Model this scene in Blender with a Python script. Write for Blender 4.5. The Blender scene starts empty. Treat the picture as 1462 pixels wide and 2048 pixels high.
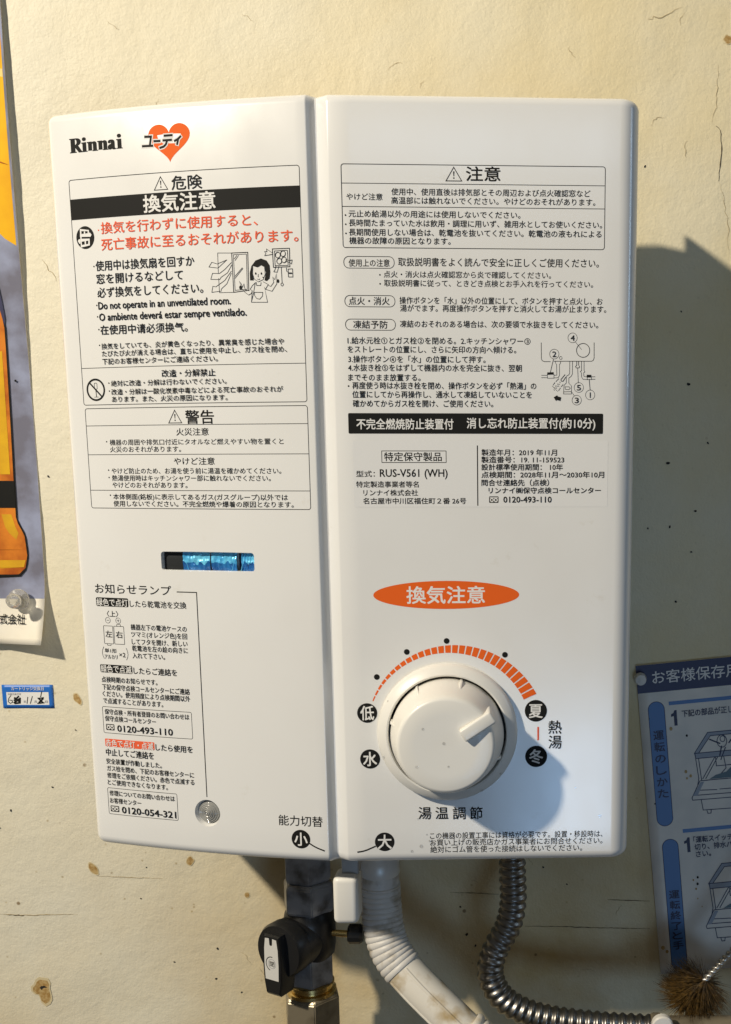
import bpy, bmesh, math, random
from mathutils import Vector, Matrix, noise
from mathutils.geometry import tessellate_polygon
random.seed(7)
sc = bpy.context.scene
COL = sc.collection
R = math.radians

# ------------------------------------------------------------------ camera
cam = bpy.data.cameras.new('camera')
cam_o = bpy.data.objects.new('camera', cam); COL.objects.link(cam_o)
cam.sensor_fit = 'VERTICAL'; cam.sensor_height = 36.0; cam.lens = 36.0 * 2100 / 2048
cam.shift_x = -318 / 2048; cam.shift_y = 276 / 2048       # the photo is an off-centre crop
cam.clip_start = 0.01; cam.clip_end = 50
cam_o.location = (.0994, -.673, .201)
cam_o.rotation_euler = (R(90 - 9.5), 0, 0)
sc.camera = cam_o

# ------------------------------------------------------------------ light
wd = bpy.data.worlds.new('World'); sc.world = wd; wd.use_nodes = True
bgn = wd.node_tree.nodes['Background']
bgn.inputs[0].default_value = (1.0, .82, .58, 1); bgn.inputs[1].default_value = .042

def aim(o, target):
    d = Vector(target) - o.location
    o.rotation_euler = d.to_track_quat('-Z', 'Y').to_euler()

bulb = bpy.data.lights.new('room_bulb', 'POINT'); bulb.energy = 184; bulb.color = (1, .90, .74); bulb.shadow_soft_size = .045
bulb_o = bpy.data.objects.new('room_bulb', bulb); COL.objects.link(bulb_o); bulb_o.location = (-1.15, -1.22, 1.25)

def daylight(name, loc, target, w, h, power, col):          # far openings whose cool daylight the glossy enamel mirrors
    a = bpy.data.lights.new(name, 'AREA'); a.shape = 'RECTANGLE'; a.size = w; a.size_y = h; a.energy = power; a.color = col
    o = bpy.data.objects.new(name, a); COL.objects.link(o); o.location = loc; aim(o, target)
daylight('side_window_daylight', (1.75, -.42, .70), (.0, -.15, .25), .16, .7, 2.6, (.55, .76, 1))
daylight('doorway_daylight', (.56, -2.6, -.80), (.1, -.15, .1), .62, .62, 7.5, (.42, .66, 1))
daylight('transom_daylight', (.30, -2.6, 1.22), (.1, -.15, .3), 1.0, .36, 2.0, (.55, .74, 1))

vs = sc.view_settings
vs.view_transform = 'Standard'; vs.look = 'None'; vs.exposure = 0; vs.gamma = 1; vs.use_curve_mapping = False

# ------------------------------------------------------------------ materials
def mat(name, col, rough=.5, metal=0., coat=0., bump=None, var=None, trans=0., spec=.5):
    m = bpy.data.materials.new(name); m.use_nodes = True
    nt = m.node_tree; b = nt.nodes['Principled BSDF']
    b.inputs['Base Color'].default_value = (*col, 1); b.inputs['Roughness'].default_value = rough
    b.inputs['Metallic'].default_value = metal; b.inputs['Coat Weight'].default_value = coat
    b.inputs['Specular IOR Level'].default_value = spec
    b.inputs['Transmission Weight'].default_value = trans
    tc = nt.nodes.new('ShaderNodeTexCoord')
    if var:                                   # (scale, second colour, low, high)
        n = nt.nodes.new('ShaderNodeTexNoise'); n.inputs['Scale'].default_value = var[0]; n.inputs['Detail'].default_value = 6
        nt.links.new(tc.outputs['Object'], n.inputs['Vector'])
        mr = nt.nodes.new('ShaderNodeMapRange'); mr.inputs['From Min'].default_value = var[2]; mr.inputs['From Max'].default_value = var[3]
        nt.links.new(n.outputs['Fac'], mr.inputs['Value'])
        mx = nt.nodes.new('ShaderNodeMix'); mx.data_type = 'RGBA'
        mx.inputs['A'].default_value = (*col, 1); mx.inputs['B'].default_value = (*var[1], 1)
        nt.links.new(mr.outputs['Result'], mx.inputs['Factor']); nt.links.new(mx.outputs['Result'], b.inputs['Base Color'])
    if bump:                                  # (scale, strength, distance)
        n = nt.nodes.new('ShaderNodeTexNoise'); n.inputs['Scale'].default_value = bump[0]; n.inputs['Detail'].default_value = 4
        nt.links.new(tc.outputs['Object'], n.inputs['Vector'])
        bp = nt.nodes.new('ShaderNodeBump'); bp.inputs['Strength'].default_value = bump[1]; bp.inputs['Distance'].default_value = bump[2]
        nt.links.new(n.outputs['Fac'], bp.inputs['Height']); nt.links.new(bp.outputs['Normal'], b.inputs['Normal'])
    return m

M = {}
M['paint'] = mat('white_enamel', (.81, .81, .79), .19, bump=(900, .02, .0003), var=(14, (.78, .775, .75), .45, .8), spec=.85)
M['K'] = mat('black_ink', (.014, .014, .013), .6, spec=.1)
M['W'] = mat('white_ink', (.78, .775, .75), .6, spec=.1)
M['R'] = mat('red_ink', (.80, .125, .05), .6, spec=.1)
M['O'] = mat('orange_ink', (.80, .13, .018), .6, spec=.1)
M['knob'] = mat('white_knob_plastic', (.80, .785, .73), .36, coat=.1, bump=(1500, .03, .0003))
M['lever'] = mat('cream_lever_plastic', (.78, .76, .70), .4)
M['gap'] = mat('dark_gap', (.01, .01, .01), .7)
M['chassis'] = mat('grey_steel_chassis', (.42, .42, .41), .45, var=(30, (.33, .33, .32), .4, .7))
M['chrome'] = mat('nickel_plate', (.36, .36, .37), .36, .5, bump=(260, .15, .0006), var=(90, (.12, .11, .10), .45, .7))
M['brass'] = mat('brass', (.72, .52, .2), .25, 1, var=(120, (.25, .17, .07), .5, .8))
M['oldnickel'] = mat('worn_brass_nickel', (.34, .29, .20), .4, .6, bump=(200, .2, .0006), var=(60, (.13, .10, .06), .45, .75))
M['blackplastic'] = mat('black_plastic', (.012, .012, .012), .38, bump=(400, .08, .0004))
M['plate'] = mat('silver_plate', (.72, .71, .67), .4, .2)
M['steel'] = mat('corrugated_steel', (.25, .24, .225), .36, 1, bump=(150, .12, .0005), var=(45, (.2, .18, .15), .45, .8))
M['hose'] = mat('white_hose_plastic', (.74, .70, .61), .42, bump=(220, .15, .0004), var=(70, (.40, .28, .11), .50, .74))
M['hosegrey'] = mat('grey_hose_plastic', (.62, .60, .56), .45, bump=(220, .15, .0004), var=(80, (.28, .23, .15), .5, .72))
M['foil'] = mat('blue_foil', (.03, .22, .55), .3, .15, coat=.5, bump=(160, .5, .0012), var=(70, (.015, .10, .34), .42, .66))  # the window's blue reflection put into the colour, darker lower part
M['foilpale'] = mat('pale_blue_foil', (.22, .74, .99), .3, .1, coat=.5, bump=(160, .5, .0012), var=(90, (.06, .45, .85), .45, .7))  # brighter upper part of the same painted reflection
M['paper'] = mat('aged_paper', (.80, .76, .66), .6, bump=(300, .1, .0004), var=(25, (.72, .66, .52), .45, .75))
M['sheetpaper'] = mat('white_coated_paper', (.78, .74, .66), .5, bump=(60, .2, .001), var=(30, (.60, .59, .54), .45, .75))
M['slate'] = mat('slate_blue_print', (.17, .17, .22), .6, bump=(40, .15, .001), var=(34, (.30, .33, .46), .42, .62), spec=.12)
M['yellow'] = mat('yellow_print', (.84, .47, .012), .6, var=(22, (.70, .29, .01), .42, .68), spec=.12)
M['straw'] = mat('pale_yellow_print', (.82, .62, .22), .6, var=(60, (.6, .5, .3), .4, .7), spec=.12)
M['amber'] = mat('amber_print', (.68, .22, .025), .6, var=(55, (.34, .07, .012), .42, .68), spec=.12)
M['gold'] = mat('gold_label_print', (.74, .42, .02), .6, var=(40, (.52, .26, .02), .4, .7), spec=.12)
M['navy'] = mat('navy_print', (.012, .014, .07), .45)
M['midblue'] = mat('mid_blue_print', (.07, .18, .42), .45)
M['ink'] = mat('blue_black_ink', (.02, .025, .07), .5)
M['tint'] = mat('blue_grey_tint', (.30, .34, .40), .5)
M['teal'] = mat('teal_grey_tint', (.10, .16, .19), .5)
M['stickblue'] = mat('blue_sticker', (.02, .15, .55), .4)
M['greyink'] = mat('grey_ink', (.30, .30, .33), .5)
M['pin'] = mat('clear_pin_plastic', (.75, .74, .70), .12, trans=.75)
M['pinwhite'] = mat('white_pin_plastic', (.7, .68, .63), .3)
M['smudge'] = mat('grey_scuff', (.52, .50, .46), .5)
M['crack'] = mat('crack_dirt', (.10, .075, .04), .9)
M['crackpale'] = mat('hairline_dirt', (.42, .33, .18), .9)
M['stain'] = mat('brown_stain', (.36, .21, .06), .6, var=(420, (.52, .37, .16), .4, .62))
M['halo'] = mat('pale_stain_edge', (.62, .52, .31), .6)
M['fly'] = mat('black_speck', (.02, .017, .012), .7)
M['wire'] = mat('twisted_wire', (.62, .60, .55), .35, .9)
M['bristle'] = mat('brown_bristle', (.07, .042, .014), .45, var=(300, (.20, .115, .03), .42, .6))
M['labelfilm'] = mat('label_film', (.80, .80, .785), .22, coat=.3)
M['lens'] = mat('smoked_lens', (.33, .33, .31), .12, coat=.5)

def grime(m):                                             # faint grease film, wipe marks and uneven gloss on the enamel
    nt = m.node_tree; N = nt.nodes; L = nt.links; b = N['Principled BSDF']; tc = N.new('ShaderNodeTexCoord')
    mp = N.new('ShaderNodeMapping'); mp.inputs['Rotation'].default_value = (0, .5, 0); mp.inputs['Scale'].default_value = (26, 26, 14); L.new(tc.outputs['Object'], mp.inputs['Vector'])
    n = N.new('ShaderNodeTexNoise'); n.inputs['Scale'].default_value = 1.6; n.inputs['Detail'].default_value = 7; L.new(mp.outputs[0], n.inputs['Vector'])
    r = N.new('ShaderNodeMapRange'); r.inputs['From Min'].default_value = .35; r.inputs['From Max'].default_value = .75; r.inputs['To Min'].default_value = .17; r.inputs['To Max'].default_value = .24
    L.new(n.outputs['Fac'], r.inputs['Value']); L.new(r.outputs[0], b.inputs['Roughness'])
    n2 = N.new('ShaderNodeTexNoise'); n2.inputs['Scale'].default_value = 46; n2.inputs['Detail'].default_value = 9; n2.inputs['Roughness'].default_value = .7; L.new(tc.outputs['Object'], n2.inputs['Vector'])
    r2 = N.new('ShaderNodeMapRange'); r2.inputs['From Min'].default_value = .64; r2.inputs['From Max'].default_value = .74; r2.inputs['To Max'].default_value = .30; L.new(n2.outputs['Fac'], r2.inputs['Value'])
    mx = N.new('ShaderNodeMix'); mx.data_type = 'RGBA'; mx.inputs['B'].default_value = (.58, .53, .42, 1); L.new(r2.outputs[0], mx.inputs['Factor'])
    src = b.inputs['Base Color'].links[0].from_socket; L.new(src, mx.inputs['A']); L.new(mx.outputs['Result'], b.inputs['Base Color'])
grime(M['paint'])

def thin_glass(name, tint, gloss):
    m = bpy.data.materials.new(name); m.use_nodes = True; nt = m.node_tree
    for n in list(nt.nodes):
        if n.type == 'BSDF_PRINCIPLED': nt.nodes.remove(n)
    t = nt.nodes.new('ShaderNodeBsdfTransparent'); t.inputs[0].default_value = (*tint, 1)
    g = nt.nodes.new('ShaderNodeBsdfGlossy'); g.inputs['Roughness'].default_value = .03
    mx = nt.nodes.new('ShaderNodeMixShader'); mx.inputs[0].default_value = gloss
    nt.links.new(t.outputs[0], mx.inputs[1]); nt.links.new(g.outputs[0], mx.inputs[2])
    nt.links.new(mx.outputs[0], nt.nodes['Material Output'].inputs[0]); return m
M['glass'] = thin_glass('window_glass', (.93, .97, 1), .06)
M['water'] = thin_glass('water', (.97, .97, .97), .10)

def wall_material():
    m = bpy.data.materials.new('painted_plaster'); m.use_nodes = True; nt = m.node_tree; N = nt.nodes; L = nt.links
    b = N['Principled BSDF']; b.inputs['Roughness'].default_value = .55; b.inputs['Specular IOR Level'].default_value = .35
    tc = N.new('ShaderNodeTexCoord')
    def nz(scale, detail=5, rough=.55):
        n = N.new('ShaderNodeTexNoise'); n.inputs['Scale'].default_value = scale; n.inputs['Detail'].default_value = detail; n.inputs['Roughness'].default_value = rough
        L.new(tc.outputs['Object'], n.inputs['Vector']); return n.outputs['Fac']
    def rng(v, a, c, lo=0., hi=1.):
        r = N.new('ShaderNodeMapRange'); r.inputs['From Min'].default_value = a; r.inputs['From Max'].default_value = c
        r.inputs['To Min'].default_value = lo; r.inputs['To Max'].default_value = hi; L.new(v, r.inputs['Value']); return r.outputs['Result']
    def math_(op, a, c):
        n = N.new('ShaderNodeMath'); n.operation = op
        for i, v in enumerate((a, c)):
            if isinstance(v, (int, float)): n.inputs[i].default_value = v
            else: L.new(v, n.inputs[i])
        return n.outputs[0]
    def mix(f, a, c):
        n = N.new('ShaderNodeMix'); n.data_type = 'RGBA'; L.new(f, n.inputs['Factor'])
        for k, v in (('A', a), ('B', c)):
            if isinstance(v, tuple): n.inputs[k].default_value = (*v, 1)
            else: L.new(v, n.inputs[k])
        return n.outputs['Result']
    sep = N.new('ShaderNodeSeparateXYZ'); L.new(tc.outputs['Object'], sep.inputs[0])
    c = mix(rng(nz(9), .38, .66), (.765, .69, .49), (.745, .63, .37))
    old = math_('MULTIPLY', rng(sep.outputs['X'], .12, -.20), rng(nz(5, 3), .25, .5, .5, 1.))      # paler cream towards the left
    c = mix(math_('MULTIPLY', old, .8), c, (.735, .70, .575))
    grease_shade = math_('MULTIPLY', math_('MULTIPLY', rng(sep.outputs['Z'], .10, -.15), rng(nz(7, 6), .36, .62)), rng(sep.outputs['X'], -.16, .04, .3, 1.))      # cooking grease low on the wall, darkened under the heater to paint its shade
    c = mix(math_('MULTIPLY', grease_shade, .85), c, (.50, .33, .10))
    v = N.new('ShaderNodeTexVoronoi'); v.inputs['Scale'].default_value = 62; v.inputs['Randomness'].default_value = 1
    L.new(tc.outputs['Object'], v.inputs['Vector'])
    speck = math_('MULTIPLY', rng(v.outputs['Distance'], .10, .055), rng(nz(38, 2), .55, .60))
    c = mix(math_('MULTIPLY', math_('MULTIPLY', speck, rng(sep.outputs['Z'], .34, -.05, .1, 1.)), .8), c, (.20, .12, .04))
    v2 = N.new('ShaderNodeTexVoronoi'); v2.inputs['Scale'].default_value = 150; L.new(tc.outputs['Object'], v2.inputs['Vector'])
    sp2 = math_('MULTIPLY', rng(v2.outputs['Distance'], .16, .07), rng(nz(60, 2), .54, .62))
    low = rng(sep.outputs['Z'], .36, -.10, .15, 1.)          # splashes collect low down, by the sink
    c = mix(math_('MULTIPLY', math_('MULTIPLY', sp2, low), .6), c, (.34, .24, .09))
    L.new(c, b.inputs['Base Color'])
    h = math_('ADD', math_('MULTIPLY', nz(170, 3, .6), .5), math_('ADD', math_('MULTIPLY', nz(620, 3), .22), math_('MULTIPLY', nz(38, 4), .9)))
    bp = N.new('ShaderNodeBump'); bp.inputs['Strength'].default_value = .5; bp.inputs['Distance'].default_value = .0016
    L.new(h, bp.inputs['Height']); L.new(bp.outputs['Normal'], b.inputs['Normal'])
    return m
M['wall'] = wall_material()

# ------------------------------------------------------------------ helpers
def tag(o, label=None, cat=None, group=None, kind=None):
    for k, v in (('label', label), ('category', cat), ('group', group), ('kind', kind)):
        if v: o[k] = v
    return o
def empty(name, loc=(0, 0, 0)):
    o = bpy.data.objects.new(name, None); o.empty_display_size = .02; o.location = loc; COL.objects.link(o); return o
def link(name, me, mats, parent=None, smooth=None):
    for m in (mats if isinstance(mats, (list, tuple)) else [mats]): me.materials.append(M[m])
    if smooth is not None:
        me.polygons.foreach_set('use_smooth', [True] * len(me.polygons)); me.set_sharp_from_angle(angle=R(smooth))
    o = bpy.data.objects.new(name, me); COL.objects.link(o)
    if parent: o.parent = parent; o.matrix_parent_inverse = parent.matrix_world.inverted() if False else Matrix.Identity(4)
    return o
def mesh(name, V, F, mi=None):
    me = bpy.data.meshes.new(name); me.from_pydata([tuple(v) for v in V], [], F); me.update()
    if mi: me.polygons.foreach_set('material_index', mi)
    return me
def bm_mesh(name, bm):
    me = bpy.data.meshes.new(name); bm.to_mesh(me); bm.free(); return me
def rbox(name, x0, x1, y0, y1, z0, z1, bev, mats, parent=None, seg=3, xf=None):
    bm = bmesh.new(); bmesh.ops.create_cube(bm, size=1)
    for v in bm.verts: v.co = Vector((x0 + (v.co.x + .5) * (x1 - x0), y0 + (v.co.y + .5) * (y1 - y0), z0 + (v.co.z + .5) * (z1 - z0)))
    if bev: bmesh.ops.bevel(bm, geom=bm.edges[:], offset=bev, segments=seg, affect='EDGES', profile=.5)
    if xf: bmesh.ops.transform(bm, matrix=xf, verts=bm.verts)
    return link(name, bm_mesh(name, bm), mats, parent, 40)
def lathe(name, prof, mats, parent=None, n=64, xf=None, smooth=35):
    V = []; F = []
    for r, h in prof:
        for i in range(n):
            a = 2 * math.pi * i / n; V.append(Vector((r * math.cos(a), r * math.sin(a), h)))
    for k in range(len(prof) - 1):
        for i in range(n):
            j = (i + 1) % n; F.append((k * n + i, k * n + j, (k + 1) * n + j, (k + 1) * n + i))
    if prof[0][0] > 1e-6: F.append(tuple(range(n))[::-1])
    if prof[-1][0] > 1e-6: F.append(tuple((len(prof) - 1) * n + i for i in range(n)))
    if xf: V = [xf @ v for v in V]
    return link(name, mesh(name, V, F), mats, parent, smooth)
def catmull(pts, n):
    P = [Vector(p) for p in pts]; P = [2 * P[0] - P[1]] + P + [2 * P[-1] - P[-2]]; out = []
    for i in range(1, len(P) - 2):
        for k in range(n):
            t = k / n; a, b, c, d = P[i - 1:i + 3]
            out.append(.5 * ((2 * b) + (c - a) * t + (2 * a - 5 * b + 4 * c - d) * t * t + (3 * b - a - 3 * c + d) * t ** 3))
    out.append(P[-2]); return out
def resample(pts, step):
    out = [pts[0]]; acc = 0
    for a, b in zip(pts, pts[1:]):
        l = (b - a).length
        while acc + l >= step:
            a = a + (b - a) * ((step - acc) / l); out.append(a.copy()); l = (b - a).length; acc = 0
        acc += l
    return out
def sweep(name, pts, rad, mats, parent=None, n=20, smooth=50, caps=True):
    V = []; F = []; up = Vector((0, 1, 0.03)); m = len(pts)
    for k, p in enumerate(pts):
        t = (pts[min(k + 1, m - 1)] - pts[max(k - 1, 0)]).normalized()
        up = (up - t * up.dot(t)).normalized(); s = t.cross(up); r = rad(k) if callable(rad) else rad
        for i in range(n):
            a = 2 * math.pi * i / n; V.append(p + (up * math.cos(a) + s * math.sin(a)) * r)
    for k in range(m - 1):
        for i in range(n):
            j = (i + 1) % n; F.append((k * n + i, k * n + j, (k + 1) * n + j, (k + 1) * n + i))
    if caps: F.append(tuple(range(n))[::-1]); F.append(tuple((m - 1) * n + i for i in range(n)))
    return link(name, mesh(name, V, F), mats, parent, smooth)

# ---- flat print: shapes in millimetres on a surface map(u, v, lift) -> point
PRINTS = []; TEXTQ = []
class Print:
    def __init__(s, name, mp, parent, mats=('K', 'W', 'R', 'O'), base=.05, label=None):
        s.name = name; s.map = mp; s.parent = parent; s.mats = list(mats); s.V = []; s.F = []; s.mi = []; s.off = base; s.label = label; s.step = .0025; PRINTS.append(s)
    def add(s, pts, faces, m):
        k = len(s.V); s.off += s.step
        s.V += [s.map(u, v, s.off) for u, v in pts]; s.F += [tuple(k + i for i in f) for f in faces]; s.mi += [s.mats.index(m)] * len(faces)
    def strip(s, pts, w, m, closed=False):
        P = [Vector(p) for p in pts]
        if closed: P.append(P[0].copy())
        Q = [P[0]]
        for a, b in zip(P, P[1:]):
            n = max(1, int((b - a).length / 5)); Q += [a + (b - a) * (i / n) for i in range(1, n + 1)]
        V = []; m_ = len(Q)
        for i, p in enumerate(Q):
            if closed and i in (0, m_ - 1): a, b = Q[-2], Q[1]
            else: a, b = Q[max(i - 1, 0)], Q[min(i + 1, m_ - 1)]
            d1 = (p - a).normalized() if (p - a).length > 1e-9 else (b - p).normalized()
            d2 = (b - p).normalized() if (b - p).length > 1e-9 else d1
            t = (d1 + d2); t = t.normalized() if t.length > .2 else d1
            nrm = Vector((-t.y, t.x)); c = max(.5, abs(nrm.dot(Vector((-d1.y, d1.x)))))
            e = Vector((0, 0))
            if not closed and i == 0: e = -d2 * w * .35
            if not closed and i == m_ - 1: e = d1 * w * .35
            V += [tuple(p + e + nrm * w / 2 / c), tuple(p + e - nrm * w / 2 / c)]
        s.add(V, [(2 * i, 2 * i + 1, 2 * i + 3, 2 * i + 2) for i in range(m_ - 1)], m)
    def poly(s, pts, m):
        tris = tessellate_polygon([[Vector((u, v, 0)) for u, v in pts]])
        s.add(pts, [tuple(t) for t in tris], m)
    def rect(s, u0, v0, u1, v1, m, r=0.):
        n = max(1, int(abs(u1 - u0) / 4)); u0, u1 = sorted((u0, u1)); v0, v1 = sorted((v0, v1)); V = []
        us = [u0 + (u1 - u0) * i / n for i in range(n + 1)]
        if r: us = sorted(set(us + [u0 + r * (1 - math.cos(R(a))) for a in range(0, 91, 15)] + [u1 - r * (1 - math.cos(R(a))) for a in range(0, 91, 15)]))
        for u in us:
            d = 0
            if r:
                e = max(r - (u - u0), r - (u1 - u), 0); d = r - math.sqrt(max(0, r * r - e * e))
            V += [(u, v0 + d), (u, v1 - d)]
        s.add(V, [(2 * i, 2 * i + 2, 2 * i + 3, 2 * i + 1) for i in range(len(us) - 1)], m)
    def box(s, u0, v0, u1, v1, w, m, r=1.2):
        u0, u1 = sorted((u0, u1)); v0, v1 = sorted((v0, v1)); P = []
        for cx, cy, a0 in ((u1 - r, v1 - r, 0), (u0 + r, v1 - r, 90), (u0 + r, v0 + r, 180), (u1 - r, v0 + r, 270)):
            P += [(cx + r * math.cos(R(a0 + a)), cy + r * math.sin(R(a0 + a))) for a in range(0, 91, 18)]
        s.strip(P, w, m, True)
    def disc(s, u, v, ru, rv, m, n=32):
        P = [(u, v)] + [(u + ru * math.cos(2 * math.pi * i / n), v + rv * math.sin(2 * math.pi * i / n)) for i in range(n)]
        s.add(P, [(0, 1 + i, 1 + (i + 1) % n) for i in range(n)], m)
    def ring(s, u, v, ru, rv, w, m, n=32, a0=0, a1=360):
        P = [(u + ru * math.cos(R(a0 + (a1 - a0) * i / n)), v + rv * math.sin(R(a0 + (a1 - a0) * i / n))) for i in range(n + (a1 - a0 != 360))]
        s.strip(P, w, m, a1 - a0 == 360)
    def text(s, txt, u0, u1, vc, h, m='K', st=''): TEXTQ.append((s, txt, u0, u1, vc, h, m, st))
def run_text():
    obs = []
    wc = bpy.data.curves.new('t', 'FONT'); wc.body = ''.join(sorted(set(''.join(q[1] for q in TEXTQ)))); wc.resolution_u = 2   # load every glyph once, alone
    wo = bpy.data.objects.new('t', wc); COL.objects.link(wo); bpy.context.view_layer.update(); bpy.context.evaluated_depsgraph_get()
    bpy.data.objects.remove(wo); bpy.data.curves.remove(wc)
    for s, txt, u0, u1, vc, h, m, st in TEXTQ:
        c = bpy.data.curves.new('t', 'FONT'); c.body = txt; c.size = 1; c.resolution_u = 2
        o = bpy.data.objects.new('t', c); COL.objects.link(o); obs.append(o)
    bpy.context.view_layer.update(); dg = bpy.context.evaluated_depsgraph_get()
    for o, (s, txt, u0, u1, vc, h, m, st) in zip(obs, TEXTQ):
        me = bpy.data.meshes.new_from_object(o.evaluated_get(dg))
        if me.vertices:
            xs = [v.co.x for v in me.vertices]; a, b = min(xs), max(xs)
            S, mid = (h / .73, .36) if 'l' in st else (h / .92, .38)
            f = (u1 - u0) / max(b - a, 1e-6)
            fs = [tuple(p.vertices) for p in me.polygons]; w = .030 if 'b2' in st else (.013 if m == 'W' and h < 4.6 else .024) if 'b' in st else .016
            for dx, dy in ((-w, -w), (w, -w), (w, w), (-w, w)) if 'b' in st else ((-w, -w), (w, w)):     # overprinted strokes give the heavier weight
                s.add([(u0 + (v.co.x - a) * f + dx * S * .6, vc + (v.co.y - mid + dy * .6) * S) for v in me.vertices], fs, m)
        bpy.data.meshes.remove(me)
    for o in obs:
        c = o.data; bpy.data.objects.remove(o); bpy.data.curves.remove(c)
def finish_prints():
    run_text()
    for s in PRINTS:
        o = link(s.name, mesh(s.name, s.V, s.F, s.mi), s.mats, s.parent)
        if s.label: o['label'] = s.label

# ------------------------------------------------------------------ wall
def grid(name, x0, x1, z0, z1, nx, nz, Y, mats, parent=None):
    V = [Vector((x0 + (x1 - x0) * i / nx, Y(x0 + (x1 - x0) * i / nx, z0 + (z1 - z0) * j / nz), z0 + (z1 - z0) * j / nz)) for j in range(nz + 1) for i in range(nx + 1)]
    F = [(j * (nx + 1) + i, j * (nx + 1) + i + 1, (j + 1) * (nx + 1) + i + 1, (j + 1) * (nx + 1) + i) for j in range(nz) for i in range(nx)]
    return link(name, mesh(name, V, F), mats, parent, 60)
def wall_y(x, z):                                        # trowelled, slightly uneven plaster
    return .0007 * noise.noise(Vector((x * 22, z * 22, 1))) + .00035 * noise.noise(Vector((x * 95, z * 95, 4)))
wall = grid('wall', -.9, .9, -.7, 1.0, 300, 284, wall_y, 'wall'); tag(wall, kind='structure')
def wmap(u, v, off): return Vector((u / 1000, wall_y(u / 1000, v / 1000) - off / 1000 - .0002, v / 1000))
def crack(pts, w, m='crack', jit=.8):
    p = Print('crack', wmap, wall, (m,), .06)
    Q = [Vector(pts[0])]
    for a, b in zip(pts, pts[1:]):
        a = Vector(a); b = Vector(b); n = max(2, int((b - a).length / 2))
        for i in range(1, n + 1): Q.append(a + (b - a) * i / n + Vector((random.uniform(-jit, jit), random.uniform(-jit, jit))) * (i < n))
    V = []; F = []; L = len(Q)
    for i, q in enumerate(Q):
        t = (Q[min(i + 1, L - 1)] - Q[max(i - 1, 0)]).normalized(); nn = Vector((-t.y, t.x))
        ww = w * (.25 + .75 * math.sin(math.pi * (i + .3) / (L - .4))) * random.uniform(.5, 1.2) / 2
        V += [tuple(q + nn * ww), tuple(q - nn * ww)]
    p.add(V, [(2 * i, 2 * i + 1, 2 * i + 3, 2 * i + 2) for i in range(L - 1)], m)
def blot(u, v, ru, rv, m, rot=0., n=18, name='stain', rough=.35):
    p = Print(name, wmap, wall, (m, 'halo'), .07); ph = random.uniform(0, 9); P = []
    for i in range(n):
        a = 2 * math.pi * i / n; r = 1 + rough * noise.noise(Vector((math.cos(a) * 1.3 + ph, math.sin(a) * 1.3, ph)))
        x, y = ru * r * math.cos(a), rv * r * math.sin(a); P.append((u + x * math.cos(rot) - y * math.sin(rot), v + x * math.sin(rot) + y * math.cos(rot)))
    if m == 'stain': p.add([(u, v)] + [(u + (x - u) * 1.22, v + (y - v) * 1.22) for x, y in P], [(0, 1 + i, 1 + (i + 1) % n) for i in range(n)], 'halo'); p.off += .03
    p.add([(u, v)] + P, [(0, 1 + i, 1 + (i + 1) % n) for i in range(n)], m)
crack([(214.7, 441), (214.8, 428.5), (213.4, 416), (211.8, 409)], .35, 'crackpale')
crack([(214, 407), (216.7, 404.8), (217.9, 396.3), (217.3, 385), (216.7, 375.6)], .75, 'crack', .35)
crack([(216.7, 375), (220.3, 366.5), (223, 350.6), (224.3, 336.1)], .32, 'crackpale')
crack([(172, 465.9), (182.3, 467.8), (192.5, 472.4)], .4, 'crackpale')
crack([(-188.5, -66.1), (-144.7, -67.9)], .4, 'crackpale', .2)
crack([(-256.4, -93.2), (-237.8, -93.9), (-203.9, -93.6)], .5, 'crackpale', .3); crack([(-252, -93.4), (-240, -94.2)], .8, 'crack', .3)
crack([(49, -77.8), (82.8, -78.9)], .5, 'crack', .15); crack([(155.6, -82.8), (184.4, -83.9)], .6, 'crack', .15); crack([(99.7, -101.8), (184.7, -103.6)], .5, 'crack', .2)
crack([(-196, 331), (-193, 327), (-190, 323), (-188, 318)], .3, 'crackpale', 1.0)
for k in range(26):                                      # short hairlines and chipped paint scattered over the plaster
    u, v = random.uniform(-255, 225), random.choice((random.uniform(385, 470), random.uniform(-160, -40), random.uniform(385, 470)))
    a = random.uniform(0, 3.1); P_ = [(u, v)]
    for q in range(random.randint(2, 4)): a += random.uniform(-.7, .7); P_.append((P_[-1][0] + 2.6 * math.cos(a), P_[-1][1] + 2.6 * math.sin(a)))
    crack(P_, random.uniform(.15, .38), 'crackpale', .6)
blot(-193.4, 55.8, 1.9, 3.1, 'stain', .4); blot(-190.5, -61.1, 2.2, 4.2, 'stain', .6); blot(-125.5, -55.5, 2.2, 2.6, 'stain'); blot(-88.3, -79.6, 1.6, 1.6, 'stain')
blot(219.9, 455, 2.6, 2.2, 'stain'); blot(-231.8, -149.2, 5.4, 6.2, 'stain', rough=.7); blot(-230.8, -149.5, 3, 4.2, 'fly', rough=.6, name='rusty_hole')
for u, v, r in ((172.1, 384.2, .9), (201.6, 256.5, 1.5), (214.8, 220.4, 1.1), (206, 152, 1), (178, 167, .9), (197, 120, 1.2), (-201.6, 199.6, 1.2), (-243, -20, 1.2), (-252, -32, 1.6), (-214, -4, 1), (-196, 35, .8), (192, 168, 1.1), (196, 300, .9), (-160, -82, .8), (-110, -118, 1.2), (-112, -140, 1.1), (-140, -128, .9), (-70, -104, 1.3), (-155, -60, .7), (-95, -150, 1.0), (190, 208, 1.6), (208, 178, 1.2), (60, -108, 1.6), (66, -116, 1.2), (72, -124, 2), (76, -128, 1.6), (70, -133, 1.3), (112, -60, 1), (128, -72, .8), (56, -88, 1), (-60, -130, .9)):
    blot(u, v, r * .55, r * .75, 'fly', random.uniform(0, 3), 10, 'speck', .5)

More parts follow.
